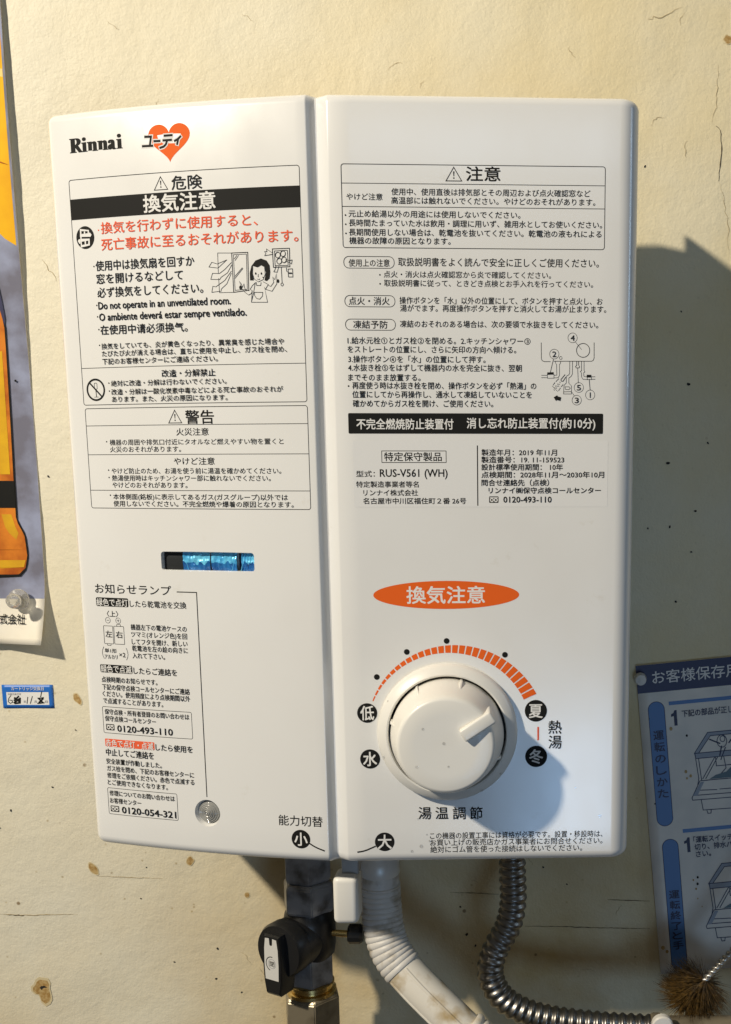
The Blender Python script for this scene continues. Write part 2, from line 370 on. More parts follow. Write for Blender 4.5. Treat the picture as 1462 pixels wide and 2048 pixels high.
# ------------------------------------------------------------------ water heater
A0, A1, AL = R(7), R(18), .1335
AR = R(2.3); FY = -.150
def left_pt(s, n=24):
    x, y = -.002, FY
    for i in range(n):
        ph = A0 + (A1 - A0) * (s * (i + .5) / n) / AL; x -= math.cos(ph) * s / n; y += math.sin(ph) * s / n
    return x, y
def panel(u, v, off):                                    # u mm from the groove (left is negative), v mm up from the lower edge
    if u < 0:
        s = -u / 1000; x, y = left_pt(s); ph = A0 + (A1 - A0) * s / AL; nx, ny = -math.sin(ph), -math.cos(ph)
    else:
        s = u / 1000; x, y = .008 + s * math.cos(AR), FY + s * math.sin(AR); nx, ny = math.sin(AR), -math.cos(AR)
    return Vector((x + nx * off / 1000, y + ny * off / 1000, v / 1000))
heater = empty('water_heater', (0, 0, 0))
tag(heater, 'white wall mounted gas water heater with printed notices and round temperature knob', 'water heater')
def cover_profile():
    P = []                                               # (x, y, nx, ny)
    def put(x, y, a): P.append((x, y, math.cos(a), math.sin(a)))
    xe, ye = left_pt(AL); r = .007; arc = []
    x, y = xe, ye; n = 8; ph = A1
    for i in range(n):
        d = (math.pi / 2 - A1) / n; pm = ph + d / 2; x -= math.cos(pm) * r * d; y += math.sin(pm) * r * d; ph += d; arc.append((x, y, ph))
    put(arc[-1][0], -.043, math.pi)
    for x, y, ph in reversed(arc): put(x, y, -math.pi / 2 - ph)
    m = 22
    for i in range(m + 1):
        s = AL * (1 - i / m); 
        if s < .0011: break
        x, y = left_pt(s); put(x, y, -math.pi / 2 - (A0 + (A1 - A0) * s / AL))
    cx, cy, rr = -.0031, FY + .00135, .0012                # rolled edge of the left panel
    for a in (-95, -80, -65, -50): P.append((cx + rr * math.cos(R(a)), cy + rr * math.sin(R(a)), 0, -1))
    P.append((-.0001, FY + .0026, 0, -1)); P.append((.0010, FY + .0036, 0, -1)); P.append((.0018, FY + .0037, 0, -1))
    P.append((.0060, FY + .0011, 0, -1)); P.append((.0069, FY + .00045, 0, -1)); P.append((.0078, FY + .00008, 0, -1))
    xr, rc = .1546, .010; L = (xr - rc - .008)
    for i in range(1, 15):
        s = L * i / 14; put(.008 + s * math.cos(AR), FY + s * math.sin(AR), -math.pi / 2 + AR)
    x, y = .008 + L * math.cos(AR), FY + L * math.sin(AR); ph = AR; n = 9
    for i in range(n):
        d = (math.pi / 2 - AR) / n; pm = ph + d / 2; x += math.cos(pm) * rc * d; y += math.sin(pm) * rc * d; ph += d; put(x, y, -math.pi / 2 + ph)
    put(x, -.043, 0)
    return P
def build_cover():
    P = cover_profile(); n = len(P); zb, zt = 0., .376; rb, rt = .0055, .0045; rows = []
    for k in range(7):
        a = R(90 * k / 6); rows.append((zb + rb * (1 - math.sin(a)), rb * (1 - math.cos(a))))
    rows.reverse(); rows = [(z, d) for z, d in rows]
    rows = [(zb + rb * (1 - math.cos(R(15 * k))), rb * (1 - math.sin(R(15 * k)))) for k in range(7)]
    rows += [(z, 0) for z in (.02, .05, .09, .13, .148, .167, .20, .25, .30, .34)]
    rows += [(zt - rt * (1 - math.sin(R(15 * k))), rt * (1 - math.cos(R(15 * k)))) for k in range(7)]
    bm = bmesh.new(); G = []
    for z, d in rows: G.append([bm.verts.new((x - nx * d * (abs(y + .043) > 1e-6 or 1), y - ny * d, z)) for x, y, nx, ny in P])
    for a, b in zip(G, G[1:]):
        for i in range(n - 1): bm.faces.new((a[i], a[i + 1], b[i + 1], b[i]))
        bm.faces.new((a[n - 1], a[0], b[0], b[n - 1]))
    bm.faces.new(G[0][::-1]); bm.faces.new(G[-1])
    bmesh.ops.recalc_face_normals(bm, faces=bm.faces[:])
    return bm_mesh('front_cover', bm)
def frame_at(u, v, off=0.):                              # local axes: x along the panel, y up, z out of it
    p = panel(u, v, off); d = (panel(u + .5, v, off) - panel(u - .5, v, off)).normalized() if u < -1 or u > 1 else Vector((1, 0, 0))
    z = d.cross(Vector((0, 0, 1))); m = Matrix((d, Vector((0, 0, 1)), z)).transposed().to_4x4(); m.translation = p; return m
cover_me = build_cover(); cover = link('front_cover', cover_me, ['paint'], heater)
WIN = frame_at(-60.7, 157.2); LAMP = frame_at(-67.6, 23.9); KNOB = frame_at(52.0, 70.6)
def rrect(w, h, r, n=5):
    P = []
    for cx, cy, a0 in ((w / 2 - r, h / 2 - r, 0), (-w / 2 + r, h / 2 - r, 90), (-w / 2 + r, -h / 2 + r, 180), (w / 2 - r, -h / 2 + r, 270)):
        P += [(cx + r * math.cos(R(a0 + 90 * i / n)), cy + r * math.sin(R(a0 + 90 * i / n))) for i in range(n + 1)]
    return P
def cut(shape2d_rows, xf):                               # closed cutter from (outline, depth) rows, carved out of the cover
    bm = bmesh.new(); G = [[bm.verts.new(xf @ Vector((x, y, z))) for x, y in P] for P, z in shape2d_rows]
    for a, b in zip(G, G[1:]):
        for i in range(len(a)): bm.faces.new((a[i], a[(i + 1) % len(a)], b[(i + 1) % len(a)], b[i]))
    bm.faces.new(G[0][::-1]); bm.faces.new(G[-1]); bmesh.ops.recalc_face_normals(bm, faces=bm.faces[:])
    c = bpy.data.objects.new('cutter', bm_mesh('cutter', bm)); COL.objects.link(c)
    md = cover.modifiers.new('cut', 'BOOLEAN'); md.operation = 'DIFFERENCE'; md.solver = 'EXACT'; md.object = c
    bpy.context.view_layer.update(); me = bpy.data.meshes.new_from_object(cover.evaluated_get(bpy.context.evaluated_depsgraph_get()))
    cover.modifiers.clear(); old = cover.data; cover.data = me; bpy.data.meshes.remove(old)
    cm = c.data; bpy.data.objects.remove(c); bpy.data.meshes.remove(cm)
cut([(rrect(.0512, .0092, .0015), -.007), (rrect(.0512, .0092, .0015), -.0009), (rrect(.0524, .0104, .0019), .0004), (rrect(.0524, .0104, .0019), .004)], WIN)
cut([([(-.120, -.050), (.128, -.050), (.1465, -.058), (.1505, -.040), (.1505, .01), (-.120, .01)], .345), ([(-.120, -.050), (.128, -.050), (.1465, -.058), (.1505, -.040), (.1505, .01), (-.120, .01)], .39)], Matrix.Identity(4))   # vent recess at the back of the top
circ2 = lambda r, n=40: [(r * math.cos(2 * math.pi * i / n), r * math.sin(2 * math.pi * i / n)) for i in range(n)]
cut([(circ2(.0060), -.0042), (circ2(.0062), -.0022), (circ2(.0074), .0001), (circ2(.0076), .003)], LAMP)
cover.data.polygons.foreach_set('use_smooth', [True] * len(cover.data.polygons)); cover.data.set_sharp_from_angle(angle=R(28))

# chassis behind the cover
rbox('rear_chassis', -.124, .143, -.0455, -.0025, .012, .352, .004, 'chassis', heater)

# viewing window: dark burner edge, blue reflection painted on crinkled film, pane in front
def blue_reflection(u0, u1, seed):
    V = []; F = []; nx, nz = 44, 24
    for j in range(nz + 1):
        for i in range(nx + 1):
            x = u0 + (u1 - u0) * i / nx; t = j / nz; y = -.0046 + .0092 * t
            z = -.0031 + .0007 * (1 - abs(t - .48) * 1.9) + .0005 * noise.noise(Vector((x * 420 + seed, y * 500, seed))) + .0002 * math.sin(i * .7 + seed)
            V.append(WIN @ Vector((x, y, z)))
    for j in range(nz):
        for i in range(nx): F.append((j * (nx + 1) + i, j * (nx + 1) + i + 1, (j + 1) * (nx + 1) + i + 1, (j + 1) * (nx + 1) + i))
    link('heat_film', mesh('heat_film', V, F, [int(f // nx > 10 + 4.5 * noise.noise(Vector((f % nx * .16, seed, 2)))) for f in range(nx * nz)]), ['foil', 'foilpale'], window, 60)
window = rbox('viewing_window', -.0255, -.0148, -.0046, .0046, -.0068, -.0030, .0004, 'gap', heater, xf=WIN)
blue_reflection(-.0147, .0004, 1.3); blue_reflection(.0011, .0152, 4.1); blue_reflection(.0178, .0255, 8.2)
rbox('film_seam', .0153, .0177, -.0046, .0046, -.0066, -.0050, .0003, 'navy', window, xf=WIN)
for x, sl in ((-.0125, .0012), (.0139, -.0022), (.0188, -.0020)):
    a = WIN @ Vector((x, -.0004, -.0021)); b = WIN @ Vector((x - sl * .3 + sl, -.0046, -.0024)); sweep('film_crease', [a, (a + b) / 2, b], .00018, 'foilpale', window, 8)
pane = mesh('glass_pane', [WIN @ Vector((x, y, -.0012)) for x, y in rrect(.0510, .0090, .0014)], [tuple(range(24))]); link('glass_pane', pane, 'glass', window)

# indicator lamp lens with moulded rings
prof = [(.0059, -.0040), (.0059, -.0018)] + [(.0058 * (1 - k / 36), -.0016 + .0022 * (1 - (1 - k / 36) ** 2) + .00022 * math.sin(k * 1.15)) for k in range(36)] + [(1e-7, .0006)]
lathe('indicator_lamp', prof, 'lens', heater, 48, LAMP, 60)

# temperature knob
k_base = lathe('knob_base', [(.0358, -.001), (.0358, .0024), (.0354, .0036), (.0345, .0046), (.0322, .0062), (.0310, .0068), (.0303, .0066), (.0300, .0060), (.0299, .0012), (.0299, .0010), (1e-7, .0010)], 'knob', heater, 96, KNOB)
lathe('knob_gap', [(.0298, .0011), (.0298, .0014), (1e-7, .0014)], 'gap', k_base, 48, KNOB)
knob = lathe('temperature_knob', [(.0286, .0016), (.0287, .0075), (.0285, .0092), (.0279, .0118), (.0268, .0170), (.0256, .0222), (.0246, .0262), (.0241, .0276), (.0233, .0285), (.0222, .0289), (.0150, .0288), (1e-7, .0287)], 'knob', heater, 96, KNOB)
def radial(name, a, x0, x1, w, h0, h1i, h1o, bev, parent, side=0.):
    bm = bmesh.new(); V = [(x0, -w / 2, h0), (x1, -w / 2, h0), (x1, w / 2, h0), (x0, w / 2, h0), (x0, -w / 2, h1i), (x1, -w / 2, h1o), (x1, w / 2, h1o), (x0, w / 2, h1i)]
    vs_ = [bm.verts.new((x, y + side, z)) for x, y, z in V]
    for f in ((3, 2, 1, 0), (4, 5, 6, 7), (0, 1, 5, 4), (1, 2, 6, 5), (2, 3, 7, 6), (3, 0, 4, 7)): bm.faces.new([vs_[i] for i in f])
    bmesh.ops.bevel(bm, geom=bm.edges[:], offset=bev, segments=3, affect='EDGES', profile=.5)
    bmesh.ops.transform(bm, matrix=KNOB @ Matrix.Rotation(R(a), 4, 'Z'), verts=bm.verts)
    return link(name, bm_mesh(name, bm), 'knob', parent, 40)
radial('pointer', 32, .0095, .0272, .0066, .008, .0322, .0300, .0011, knob)
for a in (75, 121, -23, 165): radial('grip_ridge', a, .0250, .0294, .0015, .005, .0215, .0105, .0004, knob)

# capacity lever under the cover
lever = rbox('capacity_lever', -.0044, .0093, -.1352, -.1180, -.0405, -.0135, .0032, 'lever', heater, 4)
rbox('lever_stem', -.0003, .0090, -.1290, -.1200, -.0140, .0040, .0008, 'chassis', lever)

# ------------------------------------------------------------------ print on the cover
BL = {}
for b, n in (('danger', 'danger_notice'), ('warning', 'warning_notice'), ('lamp', 'lamp_notice'), ('capacity', 'capacity_marking'), ('caution', 'caution_notice'), ('usage', 'usage_notice'), ('diagram', 'pipe_diagram'), ('safety', 'safety_band'), ('label', 'rating_label'), ('ventilation', 'ventilation_mark'), ('scale', 'temperature_scale'), ('notice', 'installation_notice'), ('heart', 'heart_logo'), ('brand', 'brand_logo')):
    BL[b] = Print(n, panel, cover, ('K', 'W', 'R', 'O') + (('labelfilm',) if b == 'label' else ('smudge',) if b == 'notice' else ()))
def warn_tri(p, u, v, w, h):
    p.strip([(u - w / 2, v - h / 2), (u + w / 2, v - h / 2), (u, v + h / 2)], .38, 'K', True)
    p.poly([(u - .35, v + h * .2), (u + .35, v + h * .2), (u + .16, v - h * .16), (u - .16, v - h * .16)], 'K'); p.disc(u, v - h * .29, .36, .36, 'K', 12)
def free_dial(p, u0, v0, u1, v1):
    p.rect(u0, v0, u1, v1, 'K', .4); w, h = u1 - u0, v1 - v0
    for f in (.29, .71): p.ring(u0 + w * f, v0 + h * .45, w * .15, h * .25, .5, 'W', 14)
    p.strip([(u0 + w * .1, v1 - h * .2), (u0 + w * .9, v1 - h * .2)], .35, 'W')
d = BL['danger']
d.box(-126.7, 344.1, -4.4, 235.8, .32, 'K'); d.strip([(-126.7, 254), (-4.4, 254)], .28, 'K'); d.rect(-126.8, 335.1, -4.5, 325.4, 'K'); warn_tri(d, -75.1, 339.3, 7.2, 5.9)
d.disc(-119.2, 316.8, 5.3, 5.4, 'K'); d.ring(-118.9, 243.3, 5.1, 5.1, .95, 'K'); d.strip([(-122.4, 246.8), (-115.4, 239.8)], .8, 'K')
d.box(-119.6, 246.6, -118.0, 243.6, .25, 'K', .5); d.strip([(-118.9, 243.4), (-118.7, 240)], .4, 'K'); d.strip([(-120, 239.7), (-117.4, 239.7)], .2, 'K')
w = BL['warning']
w.box(-126.2, 234.0, -4.3, 183.8, .32, 'K')
for v in (225.4, 210.9, 192.9): w.strip([(-126.2, v), (-4.3, v)], .28, 'K')
warn_tri(w, -74.2, 229.4, 7.2, 6.2)
l = BL['lamp']
l.strip([(-78.4, 141.4), (-67.3, 141.4), (-67.4, 33.0)], .5, 'K'); l.rect(-127.4, 132.5, -107.5, 137.2, 'K', .8); l.rect(-127.6, 97.0, -107.6, 101.4, 'K', .8)
l.rect(-127.7, 56.4, -96.9, 60.7, 'R', .6); l.box(-128, 78.3, -73.9, 63.9, .26, 'K', .8); l.box(-128.2, 33.2, -85.1, 18.5, .26, 'K', .8)
free_dial(l, -126.4, 65.5, -121.1, 68.9); free_dial(l, -127, 19.9, -121.5, 23.3)
for u in (-120.8, -114.4): l.ring(u, 125.2, 1.5, 1.5, .2, 'K', 18); l.strip([(u - .7, 125.2), (u + .7, 125.2)], .22, 'K')
l.strip([(-114.4, 124.5), (-114.4, 125.9)], .22, 'K')
l.box(-123.8, 122.2, -118.1, 112.7, .24, 'K', .3); l.box(-117.4, 122.2, -111.3, 112.7, .24, 'K', .3); l.box(-115.5, 123.2, -113.2, 122.2, .22, 'K', .2); l.box(-122, 112.7, -119.8, 111.8, .22, 'K', .2)
l.strip([(-124.5, 110.9), (-125.4, 109), (-125.6, 107.5), (-125.3, 106), (-124.6, 104.6)], .22, 'K'); l.strip([(-110.5, 110.8), (-109.8, 109), (-109.6, 107.5), (-109.9, 106), (-110.7, 104.4)], .22, 'K')
c = BL['capacity']
c.disc(-15.6, 12.9, 5.1, 5.1, 'K'); c.strip([(-11.2, 10.9), (-8.8, 9.4), (-6.5, 8.3), (-1.9 - 1.2, 7.1)], .75, 'K'); c.disc(18.5, 11.9, 5.1, 5.1, 'K'); c.strip([(4.4, 6.5), (7, 6.9), (9.3, 7.6), (13.6, 9.5)], .75, 'K')
e = BL['caution']
e.box(5.3, 344.6, 129.8, 307.2, .32, 'K'); e.strip([(5.3, 336.1), (129.8, 336.1)], .28, 'K'); e.strip([(5.3, 325.7), (129.8, 325.7)], .28, 'K'); warn_tri(e, 58.1, 340.6, 7.4, 6.1)
for v0, v1 in ((303.2, 297.9), (285.4, 280.2), (274.5, 269.4)): BL['usage'].box(5.4, v0, 29.3, v1, .28, 'K', 2.4)
BL['safety'].rect(5.5, 230.4, 130.2, 220.6, 'K', .6)
lb = BL['label']
lb.rect(7.3, 185.0, 132.8, 217.2, 'labelfilm', .8); lb.box(21.4, 212.3, 52.9, 206.7, .35, 'K', .1); lb.strip([(68.3, 214.8), (68.3, 185.8)], .55, 'K'); free_dial(lb, 73.9, 187.0, 78.6, 190.2)
BL['ventilation'].disc(52.2, 141.2, 36.6, 7.1, 'O', 64)
s = BL['scale']; N = 29
for i in range(N):                                       # widening orange wedge scale
    a0 = 156 - (156 - 24) * (i + .05) / N; a1 = 156 - (156 - 24) * (i + .86) / N; r0 = 42.1
    r1 = lambda a: r0 + .55 + 6.6 * ((156 - a) / 132)
    pts = [(52.8 + r0 * math.cos(R(a)), 69.6 + r0 * math.sin(R(a))) for a in (a0, (a0 + a1) / 2, a1)] + [(52.8 + r1(a) * math.cos(R(a)), 69.6 + r1(a) * math.sin(R(a))) for a in (a1, (a0 + a1) / 2, a0)]
    s.poly(pts, 'O')
for u, v in ((16.4, 99.5), (31.8, 112.3), (52.0, 117.8), (81.5, 110.5)): s.disc(u, v, 1.45, 1.45, 'K', 20)
for u, v, r in ((11.1, 80.8, 5.1), (12.0, 56.6, 5.1), (97.3, 81.2, 5.7), (97.5, 57.0, 5.7)): s.disc(u, v, r, r, 'K')
s.strip([(98.5, 72.4), (98.5, 65.9)], .85, 'R')
h = BL['heart']; P = []
for i in range(64):
    t = 2 * math.pi * i / 64; P.append((-69.4 + 11.0 * math.sin(t) ** 3, 358.6 + (13 * math.cos(t) - 5 * math.cos(2 * t) - 2 * math.cos(3 * t) - math.cos(4 * t)) * .60))
h.poly(P, 'O')
b = BL['brand']
def bp(*pts):
    for e in (-4, 4): b.poly([(-124.7 + (x + e) * .0503, 356.5 + y * .0415) for x, y in pts], 'K')
def bn(o):
    bp((203 + o, 105), (203 + o, 94), (215 + o, 92), (215 + o, 10), (203 + o, 8), (203 + o, 0), (262 + o, 0), (262 + o, 8), (250 + o, 10), (250 + o, 78), (260 + o, 88), (268 + o, 84), (270 + o, 70), (270 + o, 10), (262 + o, 8), (262 + o, 0.2), (318 + o, 0), (318 + o, 8), (305 + o, 10), (305 + o, 80), (300 + o, 98), (284 + o, 107), (264 + o, 103), (250 + o, 90), (250 + o, 107))
def bi(o):
    bp((138 + o, 105), (138 + o, 95), (150 + o, 92), (150 + o, 10), (138 + o, 8), (138 + o, 0), (198 + o, 0), (198 + o, 8), (186 + o, 10), (186 + o, 107))
    bp(*[(167 + o + 19 * math.cos(R(a)), 141 + 21 * math.sin(R(a))) for a in range(0, 360, 24)])
bp((0, 160), (0, 150), (14, 147), (14, 13), (0, 10), (0, 0), (72, 0), (72, 10), (58, 13), (58, 160))
bp((58, 160), (90, 159), (112, 150), (124, 134), (126, 116), (118, 96), (100, 82), (84, 77), (58, 74), (58, 86), (72, 90), (82, 102), (85, 118), (81, 136), (72, 146), (58, 149)); bp((58, 76), (92, 80), (130, 18), (140, 9), (150, 8), (150, 0), (104, 0), (58, 66))
bi(0); bn(0); bn(118); bi(396)
bp((440, 78), (442, 92), (452, 103), (472, 108), (492, 104), (504, 94), (507, 78), (507, 20), (512, 10), (522, 10), (522, 2), (505, -3), (488, 0), (478, 12), (474, 16), (474, 62), (474, 84), (466, 95), (460, 92), (464, 78), (456, 68), (446, 70))
bp((474, 62), (450, 52), (438, 38), (436, 20), (442, 6), (456, -2), (470, 4), (480, 16), (476, 22), (470, 18), (466, 26), (467, 40), (474, 50))
TEXT=[
('danger', '危険', -69.3, -53.3, 339.0, 6.29, 'K', ''),
('danger', '換気注意', -85.0, -46.9, 330.3, 7.9, 'W', 'b2'),
('danger', '換気を行わずに使用すると、', -109.6, -25.9, 320.6, 5.44, 'R', ''),
('danger', '死亡事故に至るおそれがあります。', -110.0, -6.0, 312.8, 5.64, 'R', ''),
('danger', '.', -111.2, 319.8, 0.38, 'R'),
('danger', '使用中は換気扇を回すか', -114.1, -59.4, 303.0, 4.79, 'K', ''),
('danger', '.', -115.2, 302.9, 0.39, 'K'),
('danger', '窓を開けるなどして', -114.2, -65.8, 296.8, 4.81, 'K', ''),
('danger', '必ず換気をしてください。', -114.1, -55.4, 290.3, 4.82, 'K', ''),
('danger', 'Do not operate in an unventilated room.', -114.0, -41.3, 284.1, 3.67, 'K', 'lb'),
('danger', '.', -115.0, 284.3, 0.39, 'K'),
('danger', 'O ambiente deverá estar sempre ventilado.', -113.9, -33.4, 278.6, 3.68, 'K', 'lb'),
('danger', '.', -115.0, 278.8, 0.39, 'K'),
('danger', '在使用中请必须换气。', -113.7, -64.7, 272.3, 4.5, 'K', ''),
('danger', '.', -114.7, 272.6, 0.4, 'K'),
('danger', '換気をしていても、炎が黄色くなったり、異常臭を感じた場合や', -113.7, -14.9, 264.4, 2.91, 'K', ''),
('danger', '.', -114.9, 265.0, 0.37, 'K'),
('danger', 'たびたび火が消える場合は、直ちに使用を中止し、ガス栓を閉め、', -113.7, -13.6, 260.8, 2.91, 'K', ''),
('danger', '下記のお客様センターにご連絡ください。', -113.8, -49.4, 257.0, 2.94, 'K', ''),
('danger', '改造・分解禁止', -80.1, -51.0, 250.4, 3.49, 'K', ''),
('danger', '絶対に改造・分解は行わないでください。', -109.4, -45.3, 246.2, 2.86, 'K', ''),
('danger', '.', -110.8, 246.4, 0.38, 'K'),
('danger', '改造・分解は一酸化炭素中毒などによる死亡事故のおそれが', -109.5, -16.3, 242.0, 2.85, 'K', ''),
('danger', '.', -110.8, 242.5, 0.38, 'K'),
('danger', 'あります。また、火災の原因になります。', -109.5, -45.2, 238.4, 2.88, 'K', ''),
('warning', '警告', -68.4, -53.0, 229.1, 6.5, 'K', 'b'),
('warning', '火災注意', -73.9, -56.2, 221.9, 3.64, 'K', ''),
('warning', '機器の周囲や排気口付近にタオルなど燃えやすい物を置くと', -112.5, -17.0, 217.0, 2.9, 'K', ''),
('warning', '.', -114.4, 217.4, 0.38, 'K'),
('warning', '火災のおそれがあります。', -112.6, -71.8, 213.5, 2.95, 'K', ''),
('warning', 'やけど注意', -76.1, -53.7, 207.5, 3.58, 'K', ''),
('warning', 'やけど防止のため、お湯を使う前に湯温を確かめてください。', -112.5, -18.8, 202.7, 2.93, 'K', ''),
('warning', '.', -114.3, 203.1, 0.39, 'K'),
('warning', '熱湯使用時はキッチンシャワー部に触れないでください。', -112.5, -24.4, 199.1, 2.94, 'K', ''),
('warning', '.', -114.3, 199.4, 0.39, 'K'),
('warning', 'やけどのおそれがあります。', -112.5, -69.3, 195.6, 2.98, 'K', ''),
('warning', '本体側面(銘板)に表示してあるガス(ガスグループ)以外では', -112.5, -15.9, 189.7, 2.96, 'K', ''),
('warning', '.', -114.2, 190.4, 0.39, 'K'),
('warning', '使用しないでください。不完全燃焼や爆着の原因となります。', -112.6, -13.0, 186.2, 2.96, 'K', ''),
('lamp', 'お知らせランプ', -127.5, -81.7, 141.9, 5.11, 'K', ''),
('lamp', '緑色で点灯', -127.0, -107.9, 134.7, 3.95, 'W', 'b'),
('lamp', 'したら乾電池を交換', -106.6, -73.5, 134.5, 3.53, 'K', ''),
('lamp', '〈上〉', -121.1, -114.1, 128.7, 3.21, 'K', ''),
('lamp', '左', -122.8, -118.7, 117.9, 3.62, 'K', ''),
('lamp', '右', -116.4, -112.2, 117.8, 3.61, 'K', ''),
('lamp', '単1形', -124.0, -116.5, 109.0, 2.3, 'K', ''),
('lamp', 'アルカリ', -124.2, -116.2, 105.7, 2.5, 'K', ''),
('lamp', '×2', -115.0, -111.2, 107.1, 2.48, 'K', 'l'),
('lamp', '機器左下の電池ケースの', -106.9, -74.0, 122.2, 3.09, 'K', ''),
('lamp', 'ツマミ(オレンジ色)を回', -106.9, -74.0, 118.4, 3.09, 'K', ''),
('lamp', 'してフタを開け、新しい', -106.8, -74.0, 114.5, 3.1, 'K', ''),
('lamp', '乾電池を左の絵の向きに', -106.8, -74.0, 111.0, 3.11, 'K', ''),
('lamp', '入れて下さい。', -106.9, -87.5, 107.1, 3.13, 'K', ''),
('lamp', '緑色で点滅', -127.1, -108.0, 99.2, 4.04, 'W', 'b'),
('lamp', 'したらご連絡を', -106.8, -81.0, 99.0, 3.61, 'K', ''),
('lamp', '点検時期のお知らせです。', -127.2, -92.9, 93.3, 3.17, 'K', ''),
('lamp', '下記の保守点検コールセンターにご連絡', -127.1, -74.2, 89.2, 3.17, 'K', ''),
('lamp', 'ください。使用頻度により点検期間以外', -127.2, -74.2, 85.5, 3.17, 'K', ''),
('lamp', 'で点滅することがあります。', -127.1, -90.2, 81.7, 3.2, 'K', ''),
('lamp', '保守点検・所有者登録のお問い合わせは', -126.6, -75.3, 75.7, 3.02, 'K', ''),
('lamp', '保守点検コールセンター', -126.7, -95.1, 72.0, 3.05, 'K', ''),
('lamp', '0120-493-110', -119.2, -85.4, 67.0, 3.69, 'K', 'lb'),
('lamp', '赤色で点灯・点滅', -127.2, -97.5, 58.4, 4.17, 'W', 'b'),
('lamp', 'したら使用を', -96.2, -74.3, 58.2, 3.68, 'K', ''),
('lamp', '中止してご連絡を', -127.5, -97.7, 53.3, 3.97, 'K', ''),
('lamp', '安全装置が作動しました。', -127.7, -93.2, 48.3, 3.09, 'K', ''),
('lamp', 'ガス栓を閉め、下記のお客様センターに', -127.6, -74.3, 44.3, 3.08, 'K', ''),
('lamp', '修理をご依頼ください。赤色で点滅する', -127.7, -74.3, 40.4, 3.09, 'K', ''),
('lamp', 'とご使用できなくなります。', -127.7, -90.3, 36.5, 3.11, 'K', ''),
('lamp', '修理についてのお問い合わせは', -127.0, -86.5, 30.5, 3.01, 'K', ''),
('lamp', 'お客様センター', -127.1, -107.3, 26.3, 3.03, 'K', ''),
('lamp', '0120-054-321', -119.6, -86.2, 21.6, 3.8, 'K', 'lb'),
('capacity', '能力切替', -27.4, -3.5, 22.8, 5.61, 'K', ''),
('capacity', '小', -19.1, -12.1, 12.9, 7.17, 'W', 'b'),
('capacity', '大', 15.0, 22.0, 11.9, 7.64, 'W', 'b'),
('caution', '注意', 63.9, 80.0, 340.8, 6.43, 'K', 'b'),
('caution', 'やけど注意', 7.5, 24.4, 330.1, 3.03, 'K', ''),
('caution', '使用中、使用直後は排気部とその周辺および点火確認窓など', 28.6, 122.8, 332.5, 3.13, 'K', ''),
('caution', '高温部には触れないでください。やけどのおそれがあります。', 28.5, 125.2, 328.6, 3.14, 'K', ''),
('caution', '元止め給湯以外の用途には使用しないでください。', 8.3, 89.5, 322.5, 3.15, 'K', ''),
('caution', '.', 6.8, 321.8, 0.39, 'K'),
('caution', '長時間たまっていた水は飲用・調理に用いず、雑用水としてお使いください。', 8.3, 128.5, 318.4, 3.16, 'K', ''),
('caution', '.', 6.8, 317.7, 0.39, 'K'),
('caution', '長期間使用しない場合は、乾電池を抜いてください。乾電池の液もれによる', 8.2, 128.3, 314.2, 3.17, 'K', ''),
('caution', '.', 6.8, 313.6, 0.39, 'K'),
('caution', '機器の故障の原因となります。', 8.3, 56.2, 310.4, 3.17, 'K', ''),
('usage', '使用上の注意', 7.7, 27.1, 300.3, 3.39, 'K', ''),
('usage', '取扱説明書をよく読んで安全に正しくご使用ください。', 31.2, 127.2, 300.9, 3.9, 'K', ''),
('usage', '点火・消火は点火確認窓から炎で確認してください。', 24.2, 104.2, 295.2, 3.11, 'K', ''),
('usage', '.', 22.4, 294.9, 0.4, 'K'),
('usage', '取扱説明書に従って、ときどき点検とお手入れを行ってください。', 24.3, 124.5, 291.2, 3.12, 'K', ''),
('usage', '.', 22.4, 290.8, 0.4, 'K'),
('usage', '点火・消火', 7.3, 26.7, 282.9, 3.73, 'K', ''),
('usage', '操作ボタンを「水」以外の位置にして、ボタンを押すと点火し、お', 31.5, 129.2, 283.3, 3.24, 'K', ''),
('usage', '湯がでます。再度操作ボタンを押すと消火してお湯が止まります。', 31.7, 131.0, 279.7, 3.25, 'K', ''),
('usage', '凍結予防', 9.1, 25.5, 272.0, 3.65, 'K', ''),
('usage', '凍結のおそれのある場合は、次の要領で水抜きをしてください。', 31.5, 127.2, 272.4, 3.26, 'K', ''),
('usage', '1.給水元栓①とガス栓②を閉める。2.キッチンシャワー③', 6.2, 94.3, 264.6, 3.27, 'K', ''),
('usage', 'をストレートの位置にし、さらに矢印の方向へ傾ける。', 6.1, 87.4, 260.5, 3.28, 'K', ''),
('usage', '3.操作ボタン④を「水」の位置にして押す。', 6.3, 72.5, 255.9, 3.29, 'K', ''),
('usage', '4.水抜き栓⑤をはずして機器内の水を完全に抜き、翌朝', 6.1, 90.1, 251.9, 3.3, 'K', ''),
('usage', 'までそのまま放置する。', 6.0, 40.9, 247.3, 3.3, 'K', ''),
('usage', '再度使う時は水抜き栓を閉め、操作ボタンを必ず「熱湯」の', 7.9, 97.2, 243.5, 3.32, 'K', ''),
('usage', '.', 6.1, 243.2, 0.41, 'K'),
('usage', '位置にしてから再操作し、通水して凍結していないことを', 7.8, 95.0, 239.3, 3.32, 'K', ''),
('usage', '確かめてからガス栓を開け、ご使用ください。', 7.9, 76.1, 235.0, 3.33, 'K', ''),
('safety', '不完全燃焼防止装置付', 9.5, 56.6, 225.2, 5.03, 'W', 'b'),
('safety', '消し忘れ防止装置付(約10分)', 63.2, 126.3, 225.7, 5.05, 'W', 'b'),
('label', '特定保守製品', 22.6, 50.7, 209.5, 4.23, 'K', 'b'),
('label', '型式：', 8.7, 17.8, 201.2, 3.08, 'K', 'b'),
